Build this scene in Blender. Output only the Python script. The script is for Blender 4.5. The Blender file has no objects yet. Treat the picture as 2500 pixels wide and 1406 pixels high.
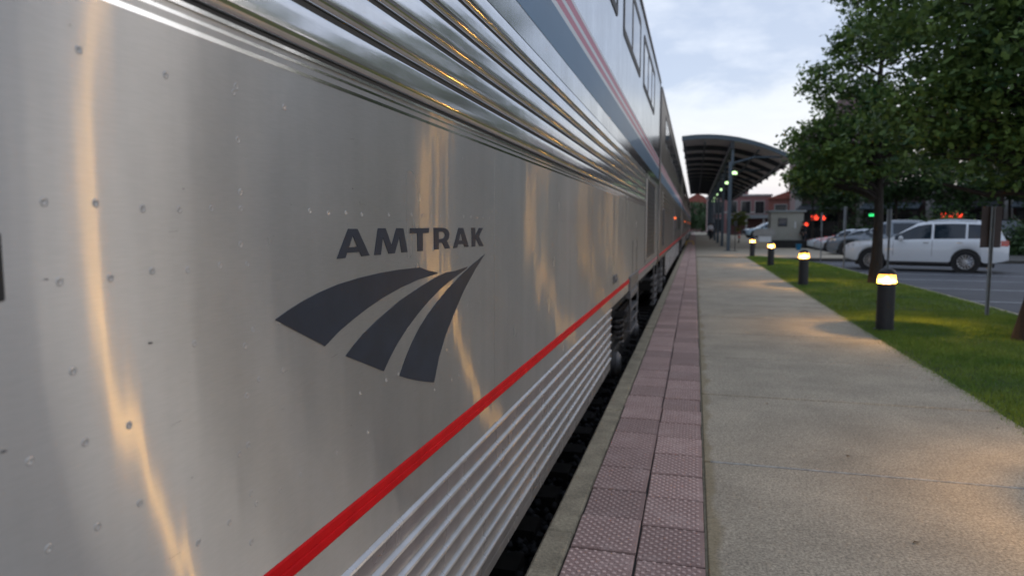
import bpy, bmesh, math, random
import numpy as np
from mathutils import Vector, Matrix
from mathutils.geometry import tessellate_polygon
random.seed(7); np.random.seed(7)
R = math.radians
S = bpy.context.scene
COL = S.collection

# ------------------------------------------------------------------ camera, sky, sun, exposure
cam_d = bpy.data.cameras.new('camera'); cam = bpy.data.objects.new('camera', cam_d); COL.objects.link(cam)
S.camera = cam
cam.location = (0, 0, 1.5)
YAW, PITCH = R(14.9505), R(5.244)
cam.rotation_euler = (math.pi/2 - PITCH, 0, YAW)
cam_d.sensor_width = 36.0; cam_d.lens = 24.0
cam_d.clip_start = 0.02; cam_d.clip_end = 2500
cam_d.dof.use_dof = True; cam_d.dof.focus_distance = 2.0; cam_d.dof.aperture_fstop = 3.2

W = bpy.data.worlds.new('World'); S.world = W; W.use_nodes = True
nt = W.node_tree; nt.nodes.clear()
def N(t, typ, **kw):
    n = t.nodes.new(typ)
    for k, v in kw.items(): setattr(n, k, v)
    return n
out = N(nt, 'ShaderNodeOutputWorld'); mixs = N(nt, 'ShaderNodeMixShader')
sky = N(nt, 'ShaderNodeTexSky', sky_type='NISHITA', sun_disc=False)
sky.sun_elevation = R(3); sky.sun_rotation = R(40)
bg1 = N(nt, 'ShaderNodeBackground'); bg1.inputs['Strength'].default_value = 0.12
bg2 = N(nt, 'ShaderNodeBackground'); bg2.inputs['Strength'].default_value = 1.0
L = nt.links.new
L(sky.outputs[0], bg1.inputs[0])
tc = N(nt, 'ShaderNodeTexCoord'); sep = N(nt, 'ShaderNodeSeparateXYZ'); L(tc.outputs['Generated'], sep.inputs[0])
# cloud deck: project the view direction on a flat layer
addz = N(nt, 'ShaderNodeMath', operation='ADD'); L(sep.outputs[2], addz.inputs[0]); addz.inputs[1].default_value = 0.16
absz = N(nt, 'ShaderNodeMath', operation='MAXIMUM'); L(addz.outputs[0], absz.inputs[0]); absz.inputs[1].default_value = 0.05
dx = N(nt, 'ShaderNodeMath', operation='DIVIDE'); L(sep.outputs[0], dx.inputs[0]); L(absz.outputs[0], dx.inputs[1])
dy = N(nt, 'ShaderNodeMath', operation='DIVIDE'); L(sep.outputs[1], dy.inputs[0]); L(absz.outputs[0], dy.inputs[1])
cmb = N(nt, 'ShaderNodeCombineXYZ'); L(dx.outputs[0], cmb.inputs[0]); L(dy.outputs[0], cmb.inputs[1])
nz = N(nt, 'ShaderNodeTexNoise'); nz.inputs['Scale'].default_value = 1.5; nz.inputs['Detail'].default_value = 7; nz.inputs['Roughness'].default_value = 0.58
nz.inputs['Distortion'].default_value = 0.5
L(cmb.outputs[0], nz.inputs['Vector'])
# elevation ramp of the overcast (low = bright gap, high = lavender blue cloud)
wob = N(nt, 'ShaderNodeMath', operation='MULTIPLY_ADD'); L(nz.outputs[0], wob.inputs[0]); wob.inputs[1].default_value = 0.12; L(sep.outputs[2], wob.inputs[2])
rmp = N(nt, 'ShaderNodeValToRGB'); L(wob.outputs[0], rmp.inputs[0])
cr = rmp.color_ramp
cr.elements[0].position = 0.0; cr.elements[0].color = (0.60, 0.56, 0.58, 1)
cr.elements[1].position = 1.0; cr.elements[1].color = (0.38, 0.45, 0.60, 1)
for p, c in ((0.075, (0.62, 0.62, 0.70, 1)), (0.13, (0.70, 0.71, 0.74, 1)), (0.225, (0.66, 0.71, 0.78, 1)), (0.248, (0.45, 0.53, 0.68, 1)), (0.45, (0.41, 0.48, 0.63, 1))):
    e = cr.elements.new(p); e.color = c
nz2 = N(nt, 'ShaderNodeTexNoise'); nz2.inputs['Scale'].default_value = 3.2; nz2.inputs['Detail'].default_value = 8; nz2.inputs['Roughness'].default_value = 0.6
L(cmb.outputs[0], nz2.inputs['Vector'])
mr = N(nt, 'ShaderNodeMapRange'); L(nz2.outputs[0], mr.inputs[0])
mr.inputs[1].default_value = 0.46; mr.inputs[2].default_value = 0.70; mr.inputs[3].default_value = 0.0; mr.inputs[4].default_value = 0.50
mx = N(nt, 'ShaderNodeMix', data_type='RGBA'); L(mr.outputs[0], mx.inputs[0]); L(rmp.outputs[0], mx.inputs[6]); mx.inputs[7].default_value = (0.74, 0.79, 0.88, 1)
L(mx.outputs[2], bg2.inputs[0])
mixs.inputs[0].default_value = 0.88
L(bg1.outputs[0], mixs.inputs[1]); L(bg2.outputs[0], mixs.inputs[2]); L(mixs.outputs[0], out.inputs[0])

sun_d = bpy.data.lights.new('sun', 'SUN'); sun = bpy.data.objects.new('sun', sun_d); COL.objects.link(sun)
sun_d.energy = 0.12; sun_d.angle = R(20); sun_d.color = (1, 0.93, 0.85)
sun.rotation_euler = (R(78), 0, R(-40) + math.pi)
S.view_settings.view_transform = 'Standard'; S.view_settings.look = 'None'
S.view_settings.exposure = 0.54; S.view_settings.gamma = 1.0; S.view_settings.use_curve_mapping = False
S.cycles.use_denoising = True; S.cycles.denoising_prefilter = 'ACCURATE'
S.cycles.max_bounces = 8
S.cycles.sample_clamp_indirect = 6

# ------------------------------------------------------------------ helpers
def base_mat(name):
    m = bpy.data.materials.new(name); m.use_nodes = True
    b = m.node_tree.nodes['Principled BSDF']
    return m, m.node_tree, b
def pm(name, col, rough=.6, metal=0., var=.18, scale=6., bump=0., bscale=60., coat=0., stretch=(1, 1, 1), rnd=.0, spec=.5, detail=5, speck=None):
    """principled material: base colour mottled by noise, optional fine relief and per-object tint"""
    m, t, b = base_mat(name); l = t.links.new
    geo = N(t, 'ShaderNodeNewGeometry'); mp = N(t, 'ShaderNodeMapping'); mp.inputs['Scale'].default_value = stretch
    l(geo.outputs['Position'], mp.inputs[0])
    n = N(t, 'ShaderNodeTexNoise'); n.inputs['Scale'].default_value = scale; n.inputs['Detail'].default_value = detail; n.inputs['Roughness'].default_value = .62
    l(mp.outputs[0], n.inputs['Vector'])
    r = N(t, 'ShaderNodeMapRange'); l(n.outputs[0], r.inputs[0]); r.inputs[1].default_value = .3; r.inputs[2].default_value = .7
    r.inputs[3].default_value = 1 - var; r.inputs[4].default_value = 1 + var
    fac = r.outputs[0]
    if rnd:
        oi = N(t, 'ShaderNodeObjectInfo'); q = N(t, 'ShaderNodeMapRange'); l(oi.outputs['Random'], q.inputs[0])
        q.inputs[3].default_value = 1 - rnd; q.inputs[4].default_value = 1 + rnd
        mu = N(t, 'ShaderNodeMath', operation='MULTIPLY'); l(fac, mu.inputs[0]); l(q.outputs[0], mu.inputs[1]); fac = mu.outputs[0]
    if speck:
        sc, lo, hi = speck
        n3 = N(t, 'ShaderNodeTexNoise'); n3.inputs['Scale'].default_value = sc; n3.inputs['Detail'].default_value = 3; n3.inputs['Roughness'].default_value = .7
        l(geo.outputs['Position'], n3.inputs['Vector'])
        q3 = N(t, 'ShaderNodeMapRange'); l(n3.outputs[0], q3.inputs[0]); q3.inputs[1].default_value = .33; q3.inputs[2].default_value = .67
        q3.inputs[3].default_value = lo; q3.inputs[4].default_value = hi
        mu3 = N(t, 'ShaderNodeMath', operation='MULTIPLY'); l(fac, mu3.inputs[0]); l(q3.outputs[0], mu3.inputs[1]); fac = mu3.outputs[0]
    vm = N(t, 'ShaderNodeVectorMath', operation='SCALE'); vm.inputs[0].default_value = col[:3]; l(fac, vm.inputs['Scale'])
    l(vm.outputs[0], b.inputs['Base Color'])
    b.inputs['Roughness'].default_value = rough; b.inputs['Metallic'].default_value = metal
    b.inputs['Specular IOR Level'].default_value = spec
    if coat: b.inputs['Coat Weight'].default_value = coat; b.inputs['Coat Roughness'].default_value = .05
    if bump:
        n2 = N(t, 'ShaderNodeTexNoise'); n2.inputs['Scale'].default_value = bscale; n2.inputs['Detail'].default_value = 4
        l(geo.outputs['Position'], n2.inputs['Vector'])
        bp = N(t, 'ShaderNodeBump'); bp.inputs['Strength'].default_value = 1; bp.inputs['Distance'].default_value = bump
        l(n2.outputs[0], bp.inputs['Height']); l(bp.outputs[0], b.inputs['Normal'])
    return m
def emit(name, col, s):
    m, t, b = base_mat(name)
    b.inputs['Base Color'].default_value = (*col, 1); b.inputs['Emission Color'].default_value = (*col, 1); b.inputs['Emission Strength'].default_value = s
    b.inputs['Roughness'].default_value = .3
    return m

class MB:
    def __init__(s): s.v = []; s.f = []
    def poly(s, pts):
        n = len(s.v); s.v += [tuple(p) for p in pts]; s.f.append(tuple(range(n, n + len(pts)))); return s
    def box(s, x0, x1, y0, y1, z0, z1):
        n = len(s.v)
        s.v += [(x0,y0,z0),(x1,y0,z0),(x1,y1,z0),(x0,y1,z0),(x0,y0,z1),(x1,y0,z1),(x1,y1,z1),(x0,y1,z1)]
        for q in ((0,3,2,1),(4,5,6,7),(0,1,5,4),(1,2,6,5),(2,3,7,6),(3,0,4,7)): s.f.append(tuple(n+i for i in q))
        return s
    def extr(s, prof, y0, y1, caps=True, closed=True, ax='y'):
        """profile of (a,z) points extruded along y (a = x) or x (a = y)"""
        n = len(s.v); k = len(prof)
        for yy in (y0, y1):
            for a, z in prof: s.v.append((a, yy, z) if ax == 'y' else (yy, a, z))
        for i in range(k if closed else k-1):
            j = (i+1) % k; s.f.append((n+i, n+j, n+k+j, n+k+i))
        if caps and closed:
            s.f.append(tuple(n+i for i in range(k))[::-1]); s.f.append(tuple(n+k+i for i in range(k)))
        return s
    def tube(s, pts, rad, n=8, caps=True):
        pts = [Vector(p) for p in pts]; base = len(s.v)
        if not hasattr(rad, '__len__'): rad = [rad]*len(pts)
        for i, p in enumerate(pts):
            d = (pts[min(i+1, len(pts)-1)] - pts[max(i-1, 0)]).normalized()
            a = Vector((0,0,1)) if abs(d.z) < .9 else Vector((1,0,0))
            u = d.cross(a).normalized(); w = d.cross(u)
            for k in range(n):
                t = 2*math.pi*k/n; q = p + (u*math.cos(t) + w*math.sin(t))*rad[i]; s.v.append(tuple(q))
        for i in range(len(pts)-1):
            for k in range(n):
                k2 = (k+1) % n; s.f.append((base+i*n+k, base+i*n+k2, base+(i+1)*n+k2, base+(i+1)*n+k))
        if caps:
            s.f.append(tuple(base+k for k in range(n))); s.f.append(tuple(base+(len(pts)-1)*n+k for k in range(n))[::-1])
        return s
    def lathe(s, prof, n=20, c=(0,0,0), ax='z'):
        base = len(s.v)
        for r, h in prof:
            for k in range(n):
                t = 2*math.pi*k/n; a, b = r*math.cos(t), r*math.sin(t)
                s.v.append((c[0]+a, c[1]+b, c[2]+h) if ax == 'z' else (c[0]+a, c[1]+h, c[2]+b) if ax == 'y' else (c[0]+h, c[1]+a, c[2]+b))
        for i in range(len(prof)-1):
            for k in range(n):
                k2 = (k+1) % n; s.f.append((base+i*n+k, base+i*n+k2, base+(i+1)*n+k2, base+(i+1)*n+k))
        if prof[0][0] > 1e-5: s.f.append(tuple(base+k for k in range(n))[::-1])
        if prof[-1][0] > 1e-5: s.f.append(tuple(base+(len(prof)-1)*n+k for k in range(n)))
        return s
    def mesh(s, name, mat=None, smooth=False, fix=True):
        me = bpy.data.meshes.new(name); me.from_pydata(s.v, [], s.f)
        if fix:
            bm = bmesh.new(); bm.from_mesh(me); bmesh.ops.recalc_face_normals(bm, faces=bm.faces); bm.to_mesh(me); bm.free()
        if mat: me.materials.append(mat)
        if smooth: smooth_auto(me, smooth if smooth is not True else 40)
        return me
    def build(s, name, mat, parent=None, smooth=False, bevel=0., loc=None, fix=True):
        return link(name, s.mesh(name, mat, smooth, fix), parent, bevel, loc)
def smooth_auto(me, deg):
    bm = bmesh.new(); bm.from_mesh(me); lim = R(deg)
    for f in bm.faces: f.smooth = True
    for e in bm.edges:
        e.smooth = not (len(e.link_faces) == 2 and e.calc_face_angle(0) > lim)
    bm.to_mesh(me); bm.free()
def link(name, me, parent=None, bevel=0., loc=None):
    o = bpy.data.objects.new(name, me); COL.objects.link(o)
    if parent: o.parent = parent
    if loc: o.location = loc
    if bevel:
        b = o.modifiers.new('bevel', 'BEVEL'); b.width = bevel; b.segments = 2; b.limit_method = 'ANGLE'; b.angle_limit = R(40)
    return o
def tag(o, label=None, cat=None, group=None, kind=None):
    for k, v in (('label', label), ('category', cat), ('group', group), ('kind', kind)):
        if v: o[k] = v
    return o
def thing(name, label, cat, loc=(0,0,0), rz=0, group=None):
    o = bpy.data.objects.new(name, None); COL.objects.link(o); o.location = loc; o.rotation_euler = (0,0,rz)
    o.empty_display_size = .1
    return tag(o, label, cat, group)
def copy_tree(o, parent=None):
    c = o.copy(); COL.objects.link(c)
    if parent: c.parent = parent
    for ch in list(o.children): copy_tree(ch, c)
    return c
def raw_mesh(name, verts, faces_flat, nper, mat):
    """fast mesh from numpy: verts (n,3), faces_flat (m*nper) indices"""
    me = bpy.data.meshes.new(name); nv = len(verts); nf = len(faces_flat)//nper
    me.vertices.add(nv); me.vertices.foreach_set('co', np.asarray(verts, np.float32).ravel())
    me.loops.add(nf*nper); me.loops.foreach_set('vertex_index', np.asarray(faces_flat, np.int32))
    me.polygons.add(nf); me.polygons.foreach_set('loop_start', np.arange(0, nf*nper, nper, dtype=np.int32))
    me.update(calc_edges=True); me.materials.append(mat)
    return me

# ------------------------------------------------------------------ materials
def brushed_mat(name, col, rough, aniso, wave1, wave2, streak=.12, haze=.0, hr=.62):
    """horizontally brushed stainless sheet: long gentle oil-canning waves in the normal, vertical run-off stains"""
    m, t, b = base_mat(name); l = t.links.new
    geo = N(t, 'ShaderNodeNewGeometry')
    def noise(scale3, sc, det=2, rg=.5):
        mp = N(t, 'ShaderNodeMapping'); mp.inputs['Scale'].default_value = scale3; l(geo.outputs['Position'], mp.inputs[0])
        n = N(t, 'ShaderNodeTexNoise'); n.inputs['Scale'].default_value = sc; n.inputs['Detail'].default_value = det; n.inputs['Roughness'].default_value = rg
        l(mp.outputs[0], n.inputs['Vector']); return n.outputs[0]
    def rng(v, a, c, lo, hi):
        r = N(t, 'ShaderNodeMapRange', interpolation_type='SMOOTHSTEP'); l(v, r.inputs[0]); a -= .12; c += .12; r.inputs[1].default_value = a; r.inputs[2].default_value = c; r.inputs[3].default_value = lo; r.inputs[4].default_value = hi
        return r.outputs[0]
    def mul(a, c):
        q = N(t, 'ShaderNodeMath', operation='MULTIPLY'); l(a, q.inputs[0])
        if isinstance(c, (int, float)): q.inputs[1].default_value = c
        else: l(c, q.inputs[1])
        return q.outputs[0]
    def add(a, c):
        q = N(t, 'ShaderNodeMath', operation='ADD'); l(a, q.inputs[0]); l(c, q.inputs[1]); return q.outputs[0]
    st = rng(noise((0, 9, .35), 1, 5, .6), .3, .7, 1 - streak, 1 + streak)
    fine = rng(noise((1, 30, 420), 1, 2), .3, .7, .965, 1.035)
    blot = rng(noise((1, 2.2, 2.2), 1, 5, .6), .3, .7, .93, 1.05)
    f = mul(mul(st, fine), blot)
    vm = N(t, 'ShaderNodeVectorMath', operation='SCALE'); vm.inputs[0].default_value = col; l(f, vm.inputs['Scale'])
    t.nodes.remove(b); b = N(t, 'ShaderNodeBsdfAnisotropic', distribution='GGX'); l(b.outputs[0], t.nodes['Material Output'].inputs[0])
    l(vm.outputs[0], b.inputs['Color'])
    rr = rng(noise((1, 3, 1.5), 1, 4), .3, .7, rough*.85, rough*1.15); l(rr, b.inputs['Roughness'])
    b.inputs['Anisotropy'].default_value = aniso
    tg = N(t, 'ShaderNodeCombineXYZ'); tg.inputs[1].default_value = 1.0; l(tg.outputs[0], b.inputs['Tangent'])
    h = add(mul(noise((0, 2.1, .55), 1, 1), wave1), add(mul(noise((0, 7.0, .7), 1, 2), wave2), mul(noise((0, 17.0, 1.6), 1, 1), wave2*.32)))
    bp = N(t, 'ShaderNodeBump'); bp.inputs['Strength'].default_value = 1; bp.inputs['Distance'].default_value = 1
    l(h, bp.inputs['Height']); l(bp.outputs[0], b.inputs['Normal'])
    if haze:    # weathered film: part of the light is scattered broadly
        g = N(t, 'ShaderNodeBsdfAnisotropic', distribution='GGX'); l(vm.outputs[0], g.inputs['Color']); g.inputs['Roughness'].default_value = hr
        l(bp.outputs[0], g.inputs['Normal'])
        ms = N(t, 'ShaderNodeMixShader'); ms.inputs[0].default_value = haze; l(b.outputs[0], ms.inputs[1]); l(g.outputs[0], ms.inputs[2])
        l(ms.outputs[0], t.nodes['Material Output'].inputs[0])
    return m
M = {}
M['panel'] = brushed_mat('brushed_steel_panel', (.66, .643, .61), .245, .90, .0036, .0009, .05, .38)
M['flute'] = brushed_mat('polished_fluted_steel', (.78, .785, .79), .11, .0, .0012, .0003, .05, .20, .5)
M['skirt'] = brushed_mat('dull_skirt_steel', (.60, .585, .575), .27, .4, .001, .0003, .10, .35, .6)
M['upper'] = brushed_mat('smooth_upper_steel', (.68, .69, .70), .15, .0, .0015, .0002, .04)
M['steel_far'] = brushed_mat('weathered_car_steel', (.50, .475, .455), .36, .6, .003, .0004, .06)
def paint_bump(m, wave1):
    return m
M['blue'] = pm('faded_blue_paint', (.060, .155, .265), .42, 0, .06, 3, coat=.12)
M['redband'] = pm('faded_red_paint', (.52, .10, .16), .42, 0, .06, 3, coat=.12)
M['white'] = pm('white_band_paint', (.66, .67, .68), .4, 0, .05, 3, coat=.12)
M['red'] = pm('glossy_red_stripe', (.66, .008, .010), .55, 0, .16, 9, spec=.1)
M['decal'] = pm('navy_decal', (.020, .030, .048), .42, 0, .22, 9, spec=.35)
M['black'] = pm('black_rubber', (.012, .012, .013), .55, 0, .15, 10)
M['under'] = pm('grimy_underframe', (.016, .015, .014), .8, 0, .3, 8)
M['roofgrey'] = pm('car_roof_grey', (.26, .26, .27), .5, .3, .15, 4)
M['groove_shade'] = pm('painted_groove_shade', (.035, .030, .024), .6, 0, .3, 10)  # near-black colour standing in for the shade between the flutes
M['rivet'] = pm('rivet_steel', (.54, .525, .505), .38, 1, .08, 40)
M['scuff'] = pm('scuff_dark', (.11, .105, .10), .7, 0, .3, 20)
M['iron'] = pm('worn_iron', (.16, .15, .145), .6, .4, .3, 20)
def glass(name, col=(.012, .022, .034), r=.04):
    m, t, b = base_mat(name); b.inputs['Base Color'].default_value = (*col, 1); b.inputs['Roughness'].default_value = r
    b.inputs['Specular IOR Level'].default_value = .55
    return m
M['glass'] = glass('tinted_glass')
M['glass_store'] = glass('store_glass', (.02, .025, .028), .08)
def conc_mat():
    m = pm('exposed_aggregate', (.392, .335, .246), .85, 0, .20, 1.4, bump=.0018, bscale=150, speck=(75, .52, 1.42))
    t = m.node_tree; b = t.nodes['Principled BSDF']; l = t.links.new
    src = b.inputs['Base Color'].links[0].from_socket
    geo = N(t, 'ShaderNodeNewGeometry'); sx = N(t, 'ShaderNodeSeparateXYZ'); l(geo.outputs['Position'], sx.inputs[0])
    n = N(t, 'ShaderNodeTexNoise'); n.inputs['Scale'].default_value = 2.3; n.inputs['Detail'].default_value = 5; l(geo.outputs['Position'], n.inputs['Vector'])
    ed = N(t, 'ShaderNodeMath', operation='MULTIPLY_ADD'); l(n.outputs[0], ed.inputs[0]); ed.inputs[1].default_value = -.22; l(sx.outputs[0], ed.inputs[2])
    mr = N(t, 'ShaderNodeMapRange', interpolation_type='SMOOTHSTEP'); l(ed.outputs[0], mr.inputs[0]); mr.inputs[1].default_value = .045; mr.inputs[2].default_value = .0; mr.inputs[3].default_value = 0; mr.inputs[4].default_value = .62
    mx = N(t, 'ShaderNodeMix', data_type='RGBA'); l(mr.outputs[0], mx.inputs[0]); l(src, mx.inputs[6]); mx.inputs[7].default_value = (.235, .180, .085, 1)
    # coarser pebbles and grey worn patches
    v = N(t, 'ShaderNodeTexNoise'); v.inputs['Scale'].default_value = 26; v.inputs['Detail'].default_value = 6; v.inputs['Roughness'].default_value = .75; l(geo.outputs['Position'], v.inputs['Vector'])
    q = N(t, 'ShaderNodeMapRange'); l(v.outputs[0], q.inputs[0]); q.inputs[1].default_value = .35; q.inputs[2].default_value = .65; q.inputs[3].default_value = .84; q.inputs[4].default_value = 1.14
    vm = N(t, 'ShaderNodeVectorMath', operation='SCALE'); l(mx.outputs[2], vm.inputs[0]); l(q.outputs[0], vm.inputs['Scale']); l(vm.outputs[0], b.inputs['Base Color'])
    return m
M['conc'] = conc_mat()
M['kerb'] = pm('mossy_edge_concrete', (.29, .245, .165), .85, 0, .30, 5, bump=.006, bscale=60, speck=(60, .75, 1.25))
M['joint'] = pm('joint_filler', (.05, .048, .042), .9, 0, .3, 15)
M['apron'] = pm('far_concrete', (.392, .338, .25), .85, 0, .10, .8, speck=(30, .85, 1.15))
M['asphalt'] = pm('asphalt', (.058, .062, .072), .75, 0, .25, .9, bump=.004, bscale=150, speck=(70, .7, 1.3))
M['line'] = pm('worn_white_line', (.42, .43, .45), .7, 0, .35, 9)
M['soil'] = pm('lawn_soil', (.045, .07, .018), .95, 0, .3, 5)
M['ground'] = pm('far_ground', (.10, .10, .085), .9, 0, .3, .2)
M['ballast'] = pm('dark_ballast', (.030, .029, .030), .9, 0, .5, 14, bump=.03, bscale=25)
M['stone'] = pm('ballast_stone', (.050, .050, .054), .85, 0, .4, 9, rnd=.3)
M['rail'] = pm('rail_steel', (.12, .09, .07), .5, .6, .3, 12)
M['tie'] = pm('creosote_tie', (.020, .016, .013), .9, 0, .4, 10)

def tile_mat():
    m, t, b = base_mat('worn_pink_paver'); l = t.links.new
    geo = N(t, 'ShaderNodeNewGeometry'); oi = N(t, 'ShaderNodeObjectInfo')
    n = N(t, 'ShaderNodeTexNoise'); n.inputs['Scale'].default_value = 4.5; n.inputs['Detail'].default_value = 6; n.inputs['Roughness'].default_value = .65; l(geo.outputs['Position'], n.inputs['Vector'])
    sp = N(t, 'ShaderNodeTexNoise'); sp.inputs['Scale'].default_value = 120; sp.inputs['Detail'].default_value = 3; l(geo.outputs['Position'], sp.inputs['Vector'])
    tcd = N(t, 'ShaderNodeTexCoord'); sx = N(t, 'ShaderNodeSeparateXYZ'); l(tcd.outputs['Object'], sx.inputs[0])
    # worn dome tops show the lighter paste
    top = N(t, 'ShaderNodeMapRange'); l(sx.outputs[2], top.inputs[0]); top.inputs[1].default_value = .0015; top.inputs[2].default_value = .0048
    c1 = N(t, 'ShaderNodeMix', data_type='RGBA'); c1.inputs[6].default_value = (.325, .215, .185, 1); c1.inputs[7].default_value = (.58, .42, .365, 1); l(top.outputs[0], c1.inputs[0])
    wr = N(t, 'ShaderNodeMapRange'); l(n.outputs[0], wr.inputs[0]); wr.inputs[1].default_value = .5; wr.inputs[2].default_value = .72; wr.inputs[4].default_value = .6
    c2 = N(t, 'ShaderNodeMix', data_type='RGBA'); l(wr.outputs[0], c2.inputs[0]); l(c1.outputs[2], c2.inputs[6]); c2.inputs[7].default_value = (.50, .37, .325, 1)
    rr = N(t, 'ShaderNodeMapRange'); l(oi.outputs['Random'], rr.inputs[0]); rr.inputs[3].default_value = .82; rr.inputs[4].default_value = 1.18
    r2 = N(t, 'ShaderNodeMapRange'); l(sp.outputs[0], r2.inputs[0]); r2.inputs[1].default_value = .3; r2.inputs[2].default_value = .7; r2.inputs[3].default_value = .75; r2.inputs[4].default_value = 1.25
    mu = N(t, 'ShaderNodeMath', operation='MULTIPLY'); l(rr.outputs[0], mu.inputs[0]); l(r2.outputs[0], mu.inputs[1])
    vm = N(t, 'ShaderNodeVectorMath', operation='SCALE'); l(c2.outputs[2], vm.inputs[0]); l(mu.outputs[0], vm.inputs['Scale'])
    l(vm.outputs[0], b.inputs['Base Color']); b.inputs['Roughness'].default_value = .8
    bp = N(t, 'ShaderNodeBump'); bp.inputs['Distance'].default_value = .0015; l(sp.outputs[0], bp.inputs['Height']); l(bp.outputs[0], b.inputs['Normal'])
    return m
M['tile'] = tile_mat()

# ------------------------------------------------------------------ the setting: ground, track, platform, lawn, car park
XT = -.775           # face of the train
XE = -.677           # platform edge
tag(MB().box(-400, -12, -60, 900, -1.4, -.5).box(-12, XE-.02, -60, 900, -1.4, -.78).build('ground', M['ground']), kind='structure')
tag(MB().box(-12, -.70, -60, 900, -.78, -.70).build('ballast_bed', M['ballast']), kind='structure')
tag(MB().box(-.715, 600, 150, 900, -1.4, -.155).box(60, 600, -60, 150, -1.4, -.155).build('terrain', M['ground']), kind='structure')

# track under the train
trk = thing('railway_track', 'dark railway track with ties lying under the train', 'track', (-2.275, 0, -.70))
for sx in (-.72, .72):
    MB().extr([(sx-.07,0.16),(sx+.07,.16),(sx+.02,.19),(sx+.02,.27),(sx+.037,.28),(sx+.037,.32),(sx-.037,.32),(sx-.037,.28),(sx-.02,.27),(sx-.02,.19)], -5, 150).build('rail', M['rail'], trk)
tie_me = MB().box(-1.3, 1.3, -.115, .115, .0, .16).mesh('tie', M['tie'])
for i in range(120):
    link('tie', tie_me, trk, loc=(random.uniform(-.03,.03), 0.5+i*.56, random.uniform(-.01,.01)))
# loose ballast stones in the gap
def rocks(n, fx, fy, fz, s0, s1):
    base = np.array([(1,0,0),(-1,0,0),(0,1,0),(0,-1,0),(0,0,1),(0,0,-1)], float)
    fc = np.array([(0,2,4),(2,1,4),(1,3,4),(3,0,4),(2,0,5),(1,2,5),(3,1,5),(0,3,5)])
    V = []; F = []
    for i in range(n):
        s = random.uniform(s0, s1); p = base*np.random.uniform(.55, 1.1, (6,1))*s*np.array([1,1,.75])
        a = random.uniform(0, 6.28); c, q = math.cos(a), math.sin(a); b_ = random.uniform(-.7, .7); cb, qb = math.cos(b_), math.sin(b_)
        p = p @ np.array([[c,-q,0],[q,c,0],[0,0,1]]) @ np.array([[1,0,0],[0,cb,-qb],[0,qb,cb]])
        V.append(p + np.array([fx(), fy(), fz()])); F.append(fc + 6*i)
    return np.concatenate(V), np.concatenate(F).ravel()
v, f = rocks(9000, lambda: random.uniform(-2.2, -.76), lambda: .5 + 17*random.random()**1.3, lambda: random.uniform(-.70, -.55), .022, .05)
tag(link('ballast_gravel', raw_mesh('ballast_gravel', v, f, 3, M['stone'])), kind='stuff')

# platform: slabs, edge course, tactile pavers
plat = thing('platform', None, None); plat['kind'] = 'structure'
bed = MB().box(XE+.02, 2.40, -8, 34, -.9, -.022).box(XE+.02, 40, 34, 150, -.9, -.030).build('platform_bed', M['joint'], plat)
def slab_mesh(x0, x1, y0, y1, z0, z1, nm, mat, bev=.006):
    m = MB().box(x0+bev, x1-bev, y0+bev, y1-bev, z1-.0005, z1)
    m = MB(); n = 0
    b = bev
    lo = [(x0,y0,z1-b),(x1,y0,z1-b),(x1,y1,z1-b),(x0,y1,z1-b)]; hi = [(x0+b,y0+b,z1),(x1-b,y0+b,z1),(x1-b,y1-b,z1),(x0+b,y1-b,z1)]; bt = [(x0,y0,z0),(x1,y0,z0),(x1,y1,z0),(x0,y1,z0)]
    m.v = bt + lo + hi
    for k in range(4):
        j = (k+1) % 4; m.f += [(k, j, 4+j, 4+k), (4+k, 4+j, 8+j, 8+k)]
    m.f += [(8,9,10,11), (3,2,1,0)]
    return m.mesh(nm, mat)
JY = [4.425 + 1.81*(i) for i in range(-7, 17)]
for a, b_ in zip(JY[:-1], JY[1:]):
    link('slab', slab_mesh(.092, 2.405 + random.uniform(-.012, .012), a+.014, b_-.014, -.14, random.uniform(-.001,.001), 'slab', M['conc']), plat)
# pale skim of sealant left in one joint and the brownish fringe beside the pavers
tag(MB().box(.13, 2.1, 4.418, 4.432, -.006, .0016).build('sealant_line', pm('pale_sealant', (.42,.41,.38), .8, 0, .4, 20), plat), kind=None)
for yy in [-6+2.3*i for i in range(18)]:
    link('edge_stone', slab_mesh(XE, -.541, yy+.002, yy+2.296, -.34, .001+random.uniform(-.002,.002), 'edge_stone', M['kerb'], .012), plat)
MB().box(XE, -.541, 35.4, 150, -.34, .0).build('edge_course', M['kerb'], plat)
MB().box(XE+.015, XE+.06, -8, 150, -.9, -.345).build('platform_face', M['kerb'], plat)
def tile_mesh(n_across=7):
    s = .3005; q_ = .3575; m = MB(); e = .004
    m.v = [(0,0,-.05),(s,0,-.05),(s,q_,-.05),(0,q_,-.05),(0,0,-.004),(s,0,-.004),(s,q_,-.004),(0,q_,-.004),(e,e,0),(s-e,e,0),(s-e,q_-e,0),(e,q_-e,0)]
    for k in range(4):
        j = (k+1) % 4; m.f += [(k,j,4+j,4+k),(4+k,4+j,8+j,8+k)]
    m.f.append((8,9,10,11))
    p = s/n_across
    for r in range(n_across*2):
        for c in range(n_across):
            cx = (c + (.28 if r % 2 == 0 else .78))*p; cy = (r + .5)*q_/(n_across*2)
            if cx > s-.011 or cx < .011: continue
            b0 = len(m.v)
            for rad, h in ((.0112,.0003),(.0088,.0036),(.005,.0050)):
                for k in range(8): m.v.append((cx+rad*math.cos(k*math.pi/4), cy+rad*math.sin(k*math.pi/4), h))
            for q in range(2):
                for k in range(8):
                    k2 = (k+1) % 8; m.f.append((b0+q*8+k, b0+q*8+k2, b0+(q+1)*8+k2, b0+(q+1)*8+k))
            m.f.append(tuple(b0+16+k for k in range(8)))
    return m.mesh('tactile_paver', M['tile'], smooth=35)
tm = tile_mesh()
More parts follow.
